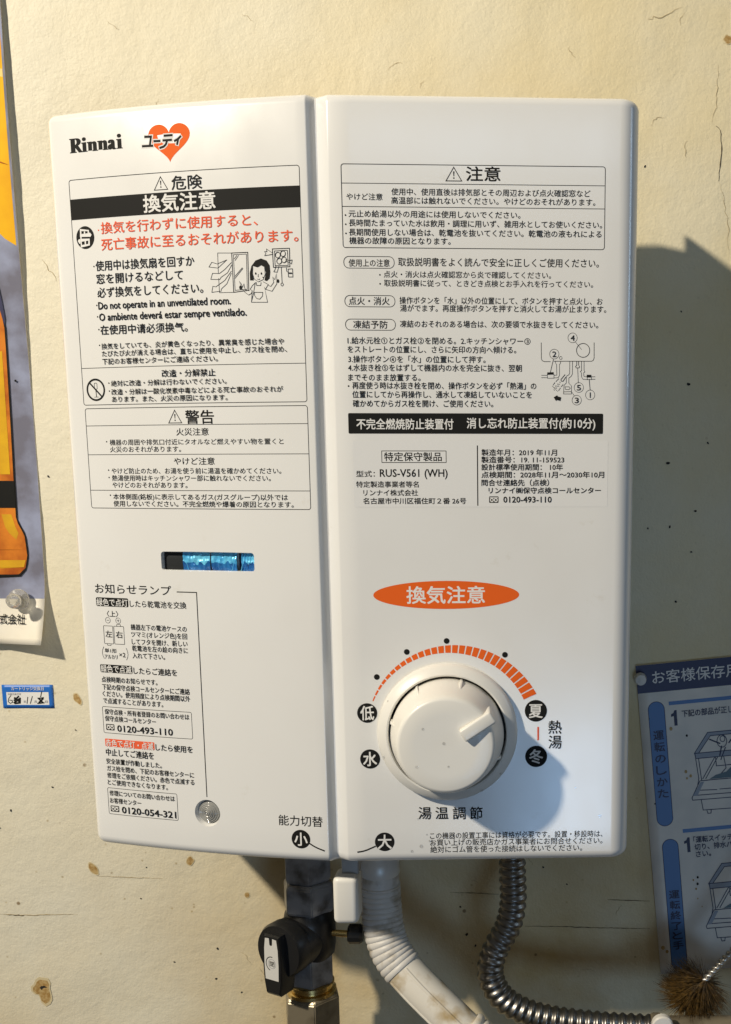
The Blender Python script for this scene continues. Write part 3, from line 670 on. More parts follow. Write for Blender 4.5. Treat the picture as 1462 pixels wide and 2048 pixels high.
('label', 'RUS-V561 (WH)', 20.3, 53.5, 201.7, 3.83, 'K', 'lb'),
('label', '特定製造事業者等名', 8.6, 39.2, 196.1, 2.98, 'K', 'b'),
('label', 'リンナイ株式会社', 12.0, 38.8, 192.0, 2.99, 'K', 'b'),
('label', '名古屋市中川区福住町２番 26号', 11.8, 62.5, 188.0, 3.0, 'K', 'b'),
('label', '製造年月：2019 年11月', 70.3, 107.5, 211.6, 3.08, 'K', 'b'),
('label', '製造番号：19. 11-159523', 70.2, 111.1, 208.1, 3.08, 'K', 'b'),
('label', '設計標準使用期間： 10年', 70.2, 110.4, 204.5, 3.09, 'K', 'b'),
('label', '点検期間：2028年11月～2030年10月', 70.2, 131.0, 200.8, 3.1, 'K', 'b'),
('label', '問合せ連絡先（点検）', 70.2, 103.6, 196.9, 3.1, 'K', 'b'),
('label', 'リンナイ㈱保守点検コールセンター', 73.7, 129.4, 193.1, 3.01, 'K', 'b'),
('label', '0120-493-110', 81.0, 104.9, 188.7, 3.01, 'K', 'lb'),
('ventilation', '換気注意', 32.3, 71.4, 141.2, 8.62, 'W', 'b'),
('scale', '低', 7.7, 14.5, 80.8, 7.32, 'W', 'b'),
('scale', '水', 8.5, 15.4, 56.6, 7.43, 'W', 'b'),
('scale', '夏', 93.8, 100.7, 81.2, 7.37, 'W', 'b'),
('scale', '冬', 94.0, 101.0, 57.0, 7.48, 'W', 'b'),
('scale', '熱', 103.8, 110.6, 72.5, 6.95, 'K', ''),
('scale', '湯', 103.9, 110.7, 64.6, 6.98, 'K', ''),
('scale', '湯', 36.3, 42.9, 27.3, 6.63, 'K', ''),
('scale', '温', 45.1, 51.7, 27.2, 6.64, 'K', ''),
('scale', '調', 54.1, 60.7, 27.0, 6.64, 'K', ''),
('scale', '節', 63.0, 69.6, 26.9, 6.65, 'K', ''),
('notice', 'この機器の設置工事には資格が必要です。設置・移設時は、', 42.1, 132.5, 14.8, 3.59, 'K', ''),
('notice', 'お買い上げの販売店かガス事業者にお問合せください。', 42.1, 132.5, 11.1, 3.6, 'K', ''),
('notice', '絶対にゴム管を使った接続はしないでください。', 42.2, 121.8, 7.3, 3.61, 'K', ''),
]
DRAW=[
('heart','W',2.0,0,0,[(-82.16,360.75),(-78.91,360.6),(-79.8,356.58)]),
('heart','W',2.0,0,0,[(-83.7,356.61),(-78.36,356.48)]),
('heart','W',2.0,0,0,[(-77.37,358.46),(-74.38,358.37)]),
('heart','W',2.0,0,0,[(-71.78,360.55),(-67.77,360.53)]),
('heart','W',2.0,0,0,[(-72.52,358.49),(-68.23,358.45)]),
('heart','W',2.0,0,0,[(-70.4,358.43),(-71.22,356.61),(-72.46,355.69),(-74.39,355.26)]),
('heart','W',2.0,0,0,[(-63.29,359.69),(-64.76,358.59),(-66.43,357.9)]),
('heart','W',2.0,0,0,[(-64.56,358.69),(-65.26,356.35)]),
('heart','K',1.05,0,0,[(-82.16,360.75),(-78.91,360.6),(-79.8,356.58)]),
('heart','K',1.05,0,0,[(-83.7,356.61),(-78.36,356.48)]),
('heart','K',1.05,0,0,[(-77.37,358.46),(-74.38,358.37)]),
('heart','K',1.05,0,0,[(-71.78,360.55),(-67.77,360.53)]),
('heart','K',1.05,0,0,[(-72.52,358.49),(-68.23,358.45)]),
('heart','K',1.05,0,0,[(-70.4,358.43),(-71.22,356.61),(-72.46,355.69),(-74.39,355.26)]),
('heart','K',1.05,0,0,[(-63.29,359.69),(-64.76,358.59),(-66.43,357.9)]),
('heart','K',1.05,0,0,[(-64.56,358.69),(-65.26,356.35)]),
('danger','K',0.22,0,0,[(-39.9,305.85),(-46.95,306.11),(-47.07,296.98)]),
('danger','K',0.22,0,0,[(-47.02,294.45),(-46.94,287.78),(-39.56,287.72)]),
('danger','K',0.35,1,0,[(-39.72,305.85),(-31.51,305.88),(-31.79,288.45),(-39.56,287.72)]),
('danger','K',0.22,1,0,[(-38.89,305.04),(-32.24,305.12),(-32.54,288.94),(-38.8,288.65)]),
('danger','K',0.22,0,0,[(-38.14,302.34),(-36.28,304.63)]),
('danger','K',0.22,0,0,[(-38.45,303.14),(-37.15,304.66)]),
('danger','K',0.22,0,0,[(-38.49,295.12),(-34.62,298.93)]),
('danger','K',0.22,0,0,[(-38.54,294.17),(-34.29,298.61)]),
('danger','K',0.22,0,0,[(-42.34,302.8),(-47.39,301.09),(-50.2,301.98),(-51.81,299.83),(-47.13,299.19),(-42.34,302.8)]),
('danger','K',0.22,0,0,[(-40.12,301.47),(-43.62,298.44),(-46.55,296.65),(-50.11,296.86),(-51.15,294.11),(-46.52,293.86),(-45.76,294.88),(-42.29,296.82),(-39.99,300.36)]),
('danger','K',0.22,0,0,[(-40.31,297.54),(-43.88,293.4),(-48.66,290.54),(-50.25,290.84),(-50.94,288.07),(-46.09,288.46),(-45.85,289.5),(-42.89,291.78),(-40.36,296.6)]),
('danger','K',0.22,1,1,[(-30.88,293.0),(-30.9,296.46),(-29.89,299.57),(-27.7,302.01),(-24.89,302.86),(-22.18,301.84),(-20.73,299.61),(-20.52,296.48),(-20.98,293.67),(-22.41,292.45),(-23.6,292.79),(-22.76,296.22),(-23.34,298.9),(-25.03,299.74),(-26.8,298.85),(-29.19,299.55),(-29.67,296.74),(-28.97,292.94)]),
('danger','K',0.22,0,0,[(-29.22,298.92),(-29.52,296.11),(-28.77,293.57),(-26.75,292.19),(-24.28,293.13),(-23.14,295.61),(-23.35,298.75)]),
('danger','K',0.22,1,1,[(-27.51,296.05),(-27.57,296.38),(-27.75,296.59),(-27.99,296.6),(-28.19,296.4),(-28.27,296.07),(-28.22,295.73),(-28.03,295.52),(-27.8,295.52),(-27.6,295.72)]),
('danger','K',0.22,1,1,[(-24.64,295.96),(-24.7,296.3),(-24.88,296.51),(-25.11,296.51),(-25.31,296.31),(-25.4,295.99),(-25.34,295.65),(-25.16,295.44),(-24.93,295.43),(-24.73,295.63)]),
('danger','K',0.22,0,0,[(-26.59,295.71),(-26.81,294.61),(-26.47,294.45)]),
('danger','K',0.22,0,0,[(-27.21,293.52),(-26.53,293.19),(-25.89,293.55)]),
('danger','K',0.22,1,1,[(-24.06,294.22),(-24.12,294.44),(-24.29,294.54),(-24.46,294.45),(-24.54,294.23),(-24.48,294.01),(-24.31,293.91),(-24.14,294.0)]),
('danger','K',0.22,0,0,[(-28.14,291.98),(-29.95,290.45),(-31.07,288.9),(-30.05,288.24),(-30.65,282.88),(-22.48,282.68),(-23.74,289.65),(-23.26,288.69),(-21.79,290.86),(-24.32,292.19)]),
('danger','K',0.22,0,0,[(-28.32,291.82),(-29.62,286.34),(-30.72,282.88)]),
('danger','K',0.22,0,0,[(-27.8,291.97),(-27.69,290.55),(-25.61,290.49),(-25.37,291.9)]),
('danger','K',0.22,1,0,[(-29.04,287.43),(-24.7,287.31),(-24.95,285.58),(-26.4,284.2),(-27.95,284.55),(-28.93,286.0)]),
('danger','K',0.22,0,0,[(-30.05,288.24),(-30.46,286.99),(-31.89,286.24),(-33.76,287.56),(-35.09,289.02),(-36.49,292.85),(-35.5,291.56),(-34.87,289.96),(-34.1,291.52),(-33.84,289.61),(-33.19,288.49),(-31.45,288.28)]),
('danger','K',0.22,1,1,[(-35.09,289.81),(-35.21,290.37),(-35.58,290.72),(-36.06,290.74),(-36.46,290.4),(-36.63,289.85),(-36.51,289.29),(-36.14,288.94),(-35.67,288.92),(-35.26,289.25)]),
('danger','K',0.22,0,0,[(-23.26,288.69),(-20.02,287.67),(-17.48,291.06),(-17.45,295.77),(-18.43,292.97),(-19.4,294.25),(-18.99,291.73),(-20.62,289.89),(-21.8,290.55)]),
('danger','K',0.22,1,1,[(-16.19,292.29),(-16.29,292.81),(-16.58,293.13),(-16.96,293.14),(-17.29,292.83),(-17.42,292.32),(-17.33,291.8),(-17.03,291.47),(-16.65,291.46),(-16.33,291.77)]),
('danger','K',0.3,1,0,[(-19.05,307.04),(-10.53,307.11),(-10.68,298.72),(-18.88,298.62)]),
('danger','K',0.22,1,0,[(-18.06,306.08),(-11.58,306.21),(-11.51,299.36),(-17.99,299.38)]),
('danger','K',0.3,1,0,[(-15.2,304.13),(-15.34,304.79),(-15.77,305.28),(-16.38,305.47),(-17.0,305.32),(-17.47,304.85),(-17.66,304.2),(-17.52,303.55),(-17.09,303.05),(-16.48,302.86),(-15.86,303.02),(-15.39,303.48)]),
('danger','K',0.3,1,0,[(-12.63,304.68),(-12.76,305.34),(-13.19,305.83),(-13.8,306.02),(-14.42,305.86),(-14.88,305.4),(-15.07,304.75),(-14.94,304.09),(-14.51,303.6),(-13.9,303.41),(-13.28,303.57),(-12.82,304.04)]),
('danger','K',0.3,1,0,[(-14.63,301.31),(-14.77,301.97),(-15.2,302.46),(-15.81,302.66),(-16.43,302.5),(-16.9,302.03),(-17.09,301.38),(-16.95,300.72),(-16.52,300.23),(-15.91,300.04),(-15.29,300.2),(-14.82,300.66)]),
('danger','K',0.3,1,0,[(-12.23,301.87),(-12.36,302.53),(-12.79,303.02),(-13.4,303.21),(-14.02,303.05),(-14.49,302.59),(-14.68,301.94),(-14.54,301.28),(-14.11,300.79),(-13.5,300.6),(-12.88,300.76),(-12.42,301.22)]),
('danger','K',0.22,0,0,[(-19.12,305.18),(-21.95,307.13),(-21.84,305.88),(-23.04,305.92),(-22.38,305.12),(-23.05,304.05),(-19.15,304.56)]),
('danger','K',0.22,0,0,[(-12.59,302.04),(-10.57,301.52),(-9.38,301.8),(-9.79,299.94),(-10.94,300.75),(-12.79,301.26)]),
('danger','K',0.22,0,0,[(-17.47,299.52),(-18.06,297.66),(-18.79,296.59),(-17.09,296.38),(-16.12,299.01)]),
('danger','K',0.22,0,0,[(-14.95,298.51),(-14.79,291.31)]),
('danger','K',0.22,1,0,[(-14.2,290.67),(-14.27,291.02),(-14.49,291.27),(-14.79,291.37),(-15.1,291.29),(-15.34,291.04),(-15.43,290.7),(-15.36,290.35),(-15.15,290.09),(-14.84,289.99),(-14.53,290.08),(-14.3,290.33)]),
('danger','K',0.22,0,0,[(-12.4,298.29),(-12.3,296.57),(-11.63,296.24)]),
('danger','K',0.22,1,0,[(-11.57,297.65),(-9.36,297.75),(-9.33,294.0),(-11.54,294.05)]),
('danger','K',0.6,0,0,[(-11.14,295.76),(-9.95,295.73)]),
('danger','W',0.3,1,1,[(-121.98,321.04),(-121.14,320.89),(-121.37,312.27),(-122.04,312.31)]),
('danger','W',0.3,1,1,[(-121.98,321.04),(-116.7,320.22),(-116.75,319.65),(-121.94,320.02)]),
('danger','W',0.3,1,1,[(-122.07,318.53),(-116.7,318.77),(-116.2,319.03),(-115.26,317.91),(-116.07,316.9),(-116.84,317.04),(-122.17,317.27)]),
('danger','W',0.3,1,1,[(-119.65,319.73),(-118.93,319.68),(-119.05,318.14),(-119.78,318.19)]),
('danger','W',0.3,1,1,[(-117.43,320.17),(-116.65,320.12),(-116.79,318.39),(-117.51,318.44)]),
('danger','W',0.3,1,1,[(-122.0,316.39),(-116.55,316.15),(-116.68,315.29),(-122.0,314.93)]),
('danger','W',0.3,1,1,[(-117.27,316.2),(-116.55,316.15),(-116.63,312.96),(-117.66,312.93)]),
('danger','W',0.3,1,1,[(-122.01,313.38),(-116.63,313.74),(-116.63,312.96),(-121.86,312.25)]),
('danger','W',0.3,1,1,[(-119.58,315.46),(-118.78,315.51),(-118.85,313.29),(-119.64,313.24)]),
('danger','W',0.3,1,1,[(-123.62,315.42),(-122.87,316.25),(-122.03,316.1),(-122.13,314.16),(-122.69,314.0)]),
('diagram','K',0.28,0,0,[(99.58,263.95),(99.67,256.53),(100.07,255.51),(101.12,255.07),(104.04,255.08)]),
('diagram','K',0.28,0,0,[(105.79,255.27),(124.14,255.34),(124.96,255.73),(125.41,256.86),(125.33,264.08)]),
('diagram','K',0.2,1,0,[(117.08,266.33),(116.99,266.92),(116.76,267.47),(116.4,267.94),(115.93,268.31),(115.38,268.53),(114.8,268.61),(114.22,268.53),(113.67,268.29),(113.21,267.93),(112.85,267.45),(112.63,266.9),(112.56,266.31),(112.64,265.72),(112.87,265.16),(113.23,264.69),(113.7,264.33),(114.25,264.1),(114.83,264.03),(115.42,264.11),(115.96,264.34),(116.43,264.71),(116.78,265.18),(117.0,265.74)]),
('diagram','K',0.2,1,0,[(108.22,258.66),(108.14,259.26),(107.91,259.81),(107.55,260.28),(107.08,260.65),(106.53,260.87),(105.95,260.95),(105.36,260.87),(104.82,260.64),(104.35,260.27),(103.99,259.79),(103.77,259.24),(103.7,258.64),(103.78,258.05),(104.0,257.49),(104.37,257.02),(104.84,256.66),(105.38,256.43),(105.97,256.35),(106.55,256.43),(107.1,256.66),(107.57,257.03),(107.92,257.51),(108.15,258.07)]),
('diagram','K',0.2,1,0,[(120.32,242.89),(120.24,243.49),(120.01,244.05),(119.64,244.53),(119.17,244.89),(118.62,245.12),(118.03,245.2),(117.44,245.12),(116.89,244.89),(116.42,244.52),(116.06,244.03),(115.84,243.47),(115.77,242.87),(115.85,242.27),(116.08,241.71),(116.45,241.23),(116.92,240.86),(117.48,240.63),(118.07,240.55),(118.66,240.63),(119.2,240.87),(119.67,241.24),(120.03,241.72),(120.25,242.28)]),
('diagram','K',0.2,1,0,[(125.93,239.36),(125.85,239.97),(125.62,240.53),(125.25,241.01),(124.77,241.38),(124.22,241.61),(123.63,241.69),(123.04,241.61),(122.49,241.37),(122.02,241.0),(121.66,240.52),(121.44,239.95),(121.37,239.35),(121.45,238.75),(121.69,238.19),(122.05,237.7),(122.53,237.33),(123.08,237.1),(123.68,237.02),(124.27,237.11),(124.81,237.34),(125.28,237.71),(125.64,238.2),(125.86,238.76)]),
('diagram','K',0.2,1,0,[(119.35,236.83),(119.26,237.43),(119.03,238.0),(118.66,238.48),(118.19,238.85),(117.63,239.08),(117.04,239.16),(116.45,239.07),(115.91,238.84),(115.44,238.47),(115.08,237.98),(114.85,237.42),(114.78,236.82),(114.86,236.21),(115.1,235.65),(115.46,235.17),(115.94,234.8),(116.49,234.57),(117.08,234.49),(117.67,234.57),(118.22,234.8),(118.69,235.18),(119.05,235.66),(119.27,236.23)]),
('diagram','K',0.3,1,0,[(123.22,260.47),(123.13,261.19),(122.89,261.88),(122.5,262.5),(121.98,263.01),(121.37,263.4),(120.69,263.64),(119.97,263.71),(119.25,263.63),(118.57,263.39),(117.97,262.99),(117.46,262.47),(117.08,261.85),(116.85,261.16),(116.78,260.44),(116.86,259.71),(117.11,259.02),(117.5,258.4),(118.01,257.88),(118.63,257.5),(119.31,257.26),(120.03,257.18),(120.75,257.26),(121.43,257.51),(122.03,257.9),(122.54,258.42),(122.92,259.04),(123.15,259.74)]),
('diagram','K',0.2,0,0,[(116.23,264.37),(119.18,260.9)]),
('diagram','K',0.2,1,0,[(109.75,256.84),(109.66,257.2),(109.42,257.47),(109.09,257.56),(108.76,257.46),(108.53,257.2),(108.44,256.84),(108.53,256.48),(108.77,256.21),(109.1,256.12),(109.43,256.21),(109.66,256.48)]),
('diagram','K',0.26,0,0,[(105.55,256.21),(104.06,249.99)]),
('diagram','K',0.2,0,0,[(106.49,255.09),(106.61,254.3),(107.08,253.74),(107.22,248.75),(105.82,248.63)]),
('diagram','K',0.2,0,0,[(109.06,255.1),(108.95,254.31),(108.48,253.74),(108.51,248.64),(107.93,247.51),(105.82,247.39)]),
('diagram','K',0.2,1,1,[(102.54,249.98),(105.69,250.11),(105.7,249.09),(102.54,248.96)]),
('diagram','K',0.2,1,0,[(102.54,248.96),(105.82,249.09),(105.82,247.27),(102.67,247.22)]),
('diagram','K',0.2,0,0,[(99.74,248.61),(102.54,248.62)]),
('diagram','K',0.2,0,0,[(99.74,247.48),(102.55,247.49)]),
('diagram','K',0.2,0,0,[(113.5,255.12),(113.49,249.57),(112.96,248.77),(112.14,248.43),(111.86,247.75),(111.88,245.02),(110.76,243.88),(110.55,239.78),(114.43,239.79),(114.4,243.66),(113.1,244.91),(113.09,247.3),(114.25,248.21),(114.83,249.35),(114.85,255.12)]),
('diagram','K',0.2,0,0,[(110.55,240.8),(114.42,240.93)]),
('diagram','K',0.2,1,0,[(111.24,243.2),(113.35,243.2),(113.82,242.52),(113.12,241.84),(111.48,241.95)]),
('diagram','K',0.26,0,0,[(116.89,255.13),(116.9,253.44),(116.32,252.75),(116.68,252.19),(118.08,252.19),(118.31,252.87),(117.84,253.44),(117.82,255.14)]),
('diagram','K',0.2,0,0,[(117.38,252.19),(117.75,245.04)]),
('diagram','K',0.2,0,0,[(119.23,255.14),(119.27,250.95),(118.69,250.38),(119.28,249.82),(119.29,248.0),(119.89,246.87),(122.0,246.65)]),
('diagram','K',0.2,0,0,[(120.47,255.15),(120.51,250.96),(120.91,250.39),(120.33,249.82),(120.46,248.23),(121.99,247.9)]),
('diagram','K',0.2,1,1,[(121.86,248.92),(124.09,248.93),(124.1,247.79),(121.87,247.78)]),
('diagram','K',0.2,1,0,[(122.11,247.78),(124.1,247.79),(124.12,246.66),(122.12,246.65)]),
('diagram','K',0.2,0,0,[(124.1,248.02),(125.98,248.03)]),
('diagram','K',0.2,0,0,[(124.11,246.84),(125.99,246.84)]),
('diagram','K',0.26,0,0,[(123.06,246.88),(123.58,241.64)]),
('diagram','K',0.2,0,0,[(114.42,240.93),(115.85,238.88)]),
('diagram','K',0.28,0,0,[(111.2,248.99),(109.22,246.6),(109.34,245.92),(110.28,245.81),(111.56,247.75)]),
('diagram','K',0.2,0,0,[(108.17,247.05),(106.77,245.69)]),
('diagram','K',0.2,0,0,[(106.3,245.23),(105.37,243.98)]),
('diagram','K',0.2,0,0,[(105.02,243.52),(106.08,242.5)]),
('diagram','K',0.2,0,0,[(106.55,242.04),(107.61,241.02)]),
('diagram','K',0.2,0,0,[(108.08,241.37),(109.01,242.74)]),
('diagram','K',0.2,0,0,[(109.36,243.19),(110.29,244.33)]),
('diagram','K',0.3,0,0,[(106.54,243.64),(106.73,243.41)]),
('diagram','K',0.3,0,0,[(106.2,242.73),(106.39,242.5)]),
('diagram','K',0.3,0,0,[(105.85,241.81),(106.04,241.59)]),
('diagram','K',0.3,0,0,[(107.59,244.55),(107.78,244.32)]),
('diagram','K',0.3,0,0,[(107.25,243.64),(107.44,243.41)]),
('diagram','K',0.3,0,0,[(106.9,242.73),(107.09,242.5)]),
('diagram','K',0.3,0,0,[(108.64,245.46),(108.83,245.24)]),
('diagram','K',0.3,0,0,[(108.3,244.55),(108.49,244.33)]),
('diagram','K',0.3,0,0,[(107.95,243.64),(108.14,243.42)]),
('diagram','K',0.2,1,1,[(105.75,238.16),(107.51,239.2),(107.63,238.63),(109.39,238.17),(109.05,236.46),(107.28,236.91),(106.81,236.45)]),
]
DIGITS=[('4', 114.82, 266.32), ('2', 105.96, 258.65), ('5', 118.05, 242.88), ('1', 123.65, 239.36), ('3', 117.06, 236.82)]
for it in TEXT:
    if it[1] == '.': BL[it[0]].disc(it[2], it[3], it[4], it[4], it[5], 10)
    else: BL[it[0]].text(it[1], it[2], it[3], it[4], it[5], it[6], it[7])
for blk, col, wd_, closed, fill, pts in DRAW:
    if fill: BL[blk].poly(pts, col)
    else: BL[blk].strip(pts, wd_, col, bool(closed))

for ch, u_, v_ in DIGITS: BL['diagram'].text(ch, u_ - (.18 if ch == '1' else 1.0), u_ + (.18 if ch == '1' else 1.0), v_, 2.7, 'K', 'l')
# water drops left on the panel and knob
def drop(p, n, r, parent):
    m = n.to_track_quat('Z', 'Y').to_matrix().to_4x4(); m.translation = p
    lathe('water_drop', [(r, 0), (r * .93, r * .22), (r * .7, r * .42), (r * .36, r * .52), (1e-7, r * .55)], 'water', parent, 16, m, 80)
for u, v, r in ((37.5, 9.2, 1.0), (32.6, 1.5 + 5, .8), (42, 12, .7), (44, 10.4, .6), (131, 24.5, .9), (118, 40, .5), (36, 24, .5), (40.5, 15.5, .5)):
    drop(panel(u, v, .02), (panel(u, v, 1) - panel(u, v, 0)).normalized(), r / 1000, cover)
kz = (KNOB.to_3x3() @ Vector((0, 0, 1)))
for x, y, r in ((-.001, .0012, .0008), (-.0143, -.0105, .0009), (.0012, -.0105, .0006), (-.011, .0085, .0007)): drop(KNOB @ Vector((x, y, .0288)), kz, r, knob)
for a, rr, hh, r in ((200, .0345, .0047, .0008), (-60, .0345, .0047, .0009), (-38, .034, .005, .0007), (150, .0345, .0047, .0006)): drop(KNOB @ Vector((rr * math.cos(R(a)), rr * math.sin(R(a)), hh)), kz, r, k_base)

# ------------------------------------------------------------------ gas valve below the heater
gx, gy = -.0347, -.055
gas = empty('gas_valve', (0, 0, 0)); tag(gas, 'black handled gas cock with nickel hex nuts under the left panel', 'gas valve')
def hexnut(name, z0, z1, af, m, rot, parent, cx=gx, cy=gy):
    Rr = af / 2 / math.cos(R(30)); bm = bmesh.new(); rows = []
    for k, (z, f) in enumerate(((z0, .90), (z0 - .0022, 1), (z1 + .0022, 1), (z1, .90))):
        rows.append([bm.verts.new((cx + Rr * f * math.cos(R(60 * i + rot)), cy + Rr * f * math.sin(R(60 * i + rot)), z)) for i in range(6)])
    for a, c_ in zip(rows, rows[1:]):
        for i in range(6): bm.faces.new((a[i], a[(i + 1) % 6], c_[(i + 1) % 6], c_[i]))
    bm.faces.new(rows[0]); bm.faces.new(rows[-1][::-1]); bmesh.ops.recalc_face_normals(bm, faces=bm.faces[:])
    bmesh.ops.bevel(bm, geom=bm.edges[:], offset=.0006, segments=2, affect='EDGES')
    return link(name, bm_mesh(name, bm), m, parent, 30)
T3 = lambda x, y, z: Matrix.Translation((x, y, z))
lathe('pipe_stub', [(.0115, .005), (.0115, -.03)], 'chrome', gas, 32, T3(gx, gy, 0))
hexnut('hex_nut', -.018, -.046, .0268, 'chrome', -16, gas); hexnut('hex_nut', -.0462, -.0665, .0282, 'chrome', -12, gas)
body = lathe('valve_body', [(.0130, -.064), (.0150, -.067), (.0160, -.072), (.0160, -.088), (.0150, -.094), (.0125, -.097)], 'blackplastic', gas, 40, T3(gx, gy, 0))
axis = Matrix.Translation((gx - .002, gy, -.083)) @ Matrix.Rotation(R(-28), 4, 'Z') @ Matrix.Rotation(R(90), 4, 'X')     # knob axis points at the viewer and a little left
lathe('valve_bonnet', [(.0165, .0), (.0165, .012), (.0158, .016), (.0172, .017), (.0172, .024), (.0160, .0265), (1e-7, .0268)], 'blackplastic', gas, 40, axis)
bm = bmesh.new()
out = [(-.0058, .0125), (-.0066, .008), (-.0072, -.004), (-.0066, -.018), (-.0052, -.026), (.0052, -.026), (.0066, -.018), (.0072, -.004), (.0066, .008), (.0058, .0125)]
G = [[bm.verts.new((x * f, y * f, z)) for x, y in out] for z, f in ((.020, 1), (.031, 1), (.0325, .93))]
for a, c_ in zip(G, G[1:]):
    for i in range(len(out)): bm.faces.new((a[i], a[(i + 1) % len(out)], c_[(i + 1) % len(out)], c_[i]))
bm.faces.new(G[0][::-1]); bm.faces.new(G[-1]); bmesh.ops.recalc_face_normals(bm, faces=bm.faces[:]); bmesh.ops.transform(bm, matrix=axis, verts=bm.verts)
handle = link('handle', bm_mesh('handle', bm), 'blackplastic', gas, 30)
def hmap(u, v, off): return axis @ Vector((u / 1000, v / 1000, .0325 + .0003 + off / 1000))
hp = Print('handle_plate', hmap, handle, ('plate', 'K', 'greyink'), 0)
hp.poly([(-4.3, 10.6), (-1.3, 10.9), (-1.0, 6.8), (0, 6.2), (1.0, 6.8), (1.3, 10.9), (4.3, 10.6), (5.2, 4), (5.4, -6), (5.0, -15.5), (-5.0, -15.5), (-5.4, -6), (-5.2, 4)], 'plate')
hp.ring(.4, -5.2, 2.9, 2.9, .35, 'greyink', 20); hp.ring(0, -5.2, 4.1, 4.4, .55, 'K', 14, 80, 250); hp.text('閉', -1.4, 2.2, -5.2, 3.4, 'K', 'b')
hexnut('hex_nut', -.0905, -.1135, .0262, 'chrome', -18, gas)
lathe('brass_ring', [(.0125, -.1125), (.0142, -.1135), (.0142, -.1155), (.0132, -.1162), (.0132, -.1175), (.0150, -.1182), (.0155, -.1200), (.0140, -.1215)], 'brass', gas, 40, T3(gx, gy, 0))
hexnut('hex_nut', -.1195, -.148, .0318, 'oldnickel', -14, gas); lathe('pipe', [(.0146, -.147), (.0146, -.30)], 'oldnickel', gas, 40, T3(gx, gy, 0))
sweep('test_pin', [Vector((gx + .012, gy - .004, -.0795)), Vector((-.0095, gy - .004, -.0805))], .0021, 'brass', gas, 14)
px_ = Matrix.Translation((-.0100, gy - .004, -.0803)) @ Matrix.Rotation(R(90), 4, 'Y')
lathe('pin_cap', [(.0052, 0), (.0062, .001), (.0062, .0075), (.0050, .0092), (1e-7, .0095)], 'blackplastic', gas, 12, px_, 20)

# ------------------------------------------------------------------ white ribbed spout hose
spout = empty('spout_hose', (0, 0, 0)); tag(spout, 'grimy white plastic outlet hose with ribbed bend below the heater', 'hose')
pts = resample(catmull([(.0105, -.060, .004), (.0105, -.060, -.030), (.0108, -.060, -.056), (.0128, -.063, -.075), (.0185, -.068, -.0895), (.0320, -.074, -.1040), (.0530, -.081, -.1225), (.0730, -.087, -.1400), (.094, -.093, -.1580)], 24), .0004)
lathe('hose_connector', [(.0115, .004), (.0115, -.030), (.0122, -.031), (.0122, -.040), (.0113, -.0415)], 'plate', spout, 40, T3(.0105, -.060, 0))
def seg(z0, z1): return [p for p in pts if z1 <= p.z <= z0]
a = seg(-.038, -.0975); sweep('ribbed_bend', a, lambda k: .0119 + (.0007 * (abs(math.sin(k * .0004 / .0036 * math.pi)) ** .6) if k > 22 else 0), 'hosegrey', spout, 28, 60)
a = seg(-.0965, -.1335); tube = sweep('smooth_tube', a, .0117, 'hose', spout, 28, 60)
for ang in (62, 150):                                    # moulded ridges along the tube
    sweep('ridge', [p + Vector((.55 * math.cos(R(ang)), -.75, .62 * math.cos(R(ang)))).normalized() * .0115 for p in a], .0011, 'hose', tube, 10)
a = seg(-.1310, -.157); sweep('ribbed_end', a, lambda k: .0130 + .0013 * (abs(math.sin(k * .0004 / .0052 * math.pi)) ** .7), 'hose', spout, 28, 60)

# ------------------------------------------------------------------ corrugated steel hose
flex = empty('steel_hose', (0, 0, 0)); tag(flex, 'corrugated stainless steel water hose curving right below the heater', 'hose')
pts = resample(catmull([(.0918, -.060, .004), (.0920, -.060, -.037), (.0924, -.060, -.058), (.0893, -.060, -.0745), (.0812, -.060, -.0905), (.0780, -.060, -.1060), (.0845, -.060, -.1212), (.0985, -.060, -.1312), (.1188, -.060, -.1372), (.147, -.060, -.1408), (.1785, -.062, -.1418)], 24), .0004)
sweep('corrugated_tube', pts, lambda k: .0070 + .0015 * (.5 + .5 * math.cos(k * .0004 / .0054 * 2 * math.pi)) ** .8, 'steel', flex, 26, 60)
cm_ = Matrix.Translation((.1785, -.062, -.1418)) @ Matrix.Rotation(R(90), 4, 'Y')
lathe('coupling', [(.0078, 0), (.0092, .001), (.0092, .006), (.0075, .007), (.0075, .075), (.0095, .076), (.0095, .095)], 'oldnickel', flex, 36, cm_)
lathe('end_cap', [(.0066, 0), (.0066, .0035), (.0058, .0045), (1e-7, .0047)], 'pinwhite', flex, 36, Matrix.Translation((.1842, -.0715, -.1335)) @ Matrix.Rotation(R(90), 4, 'X'))

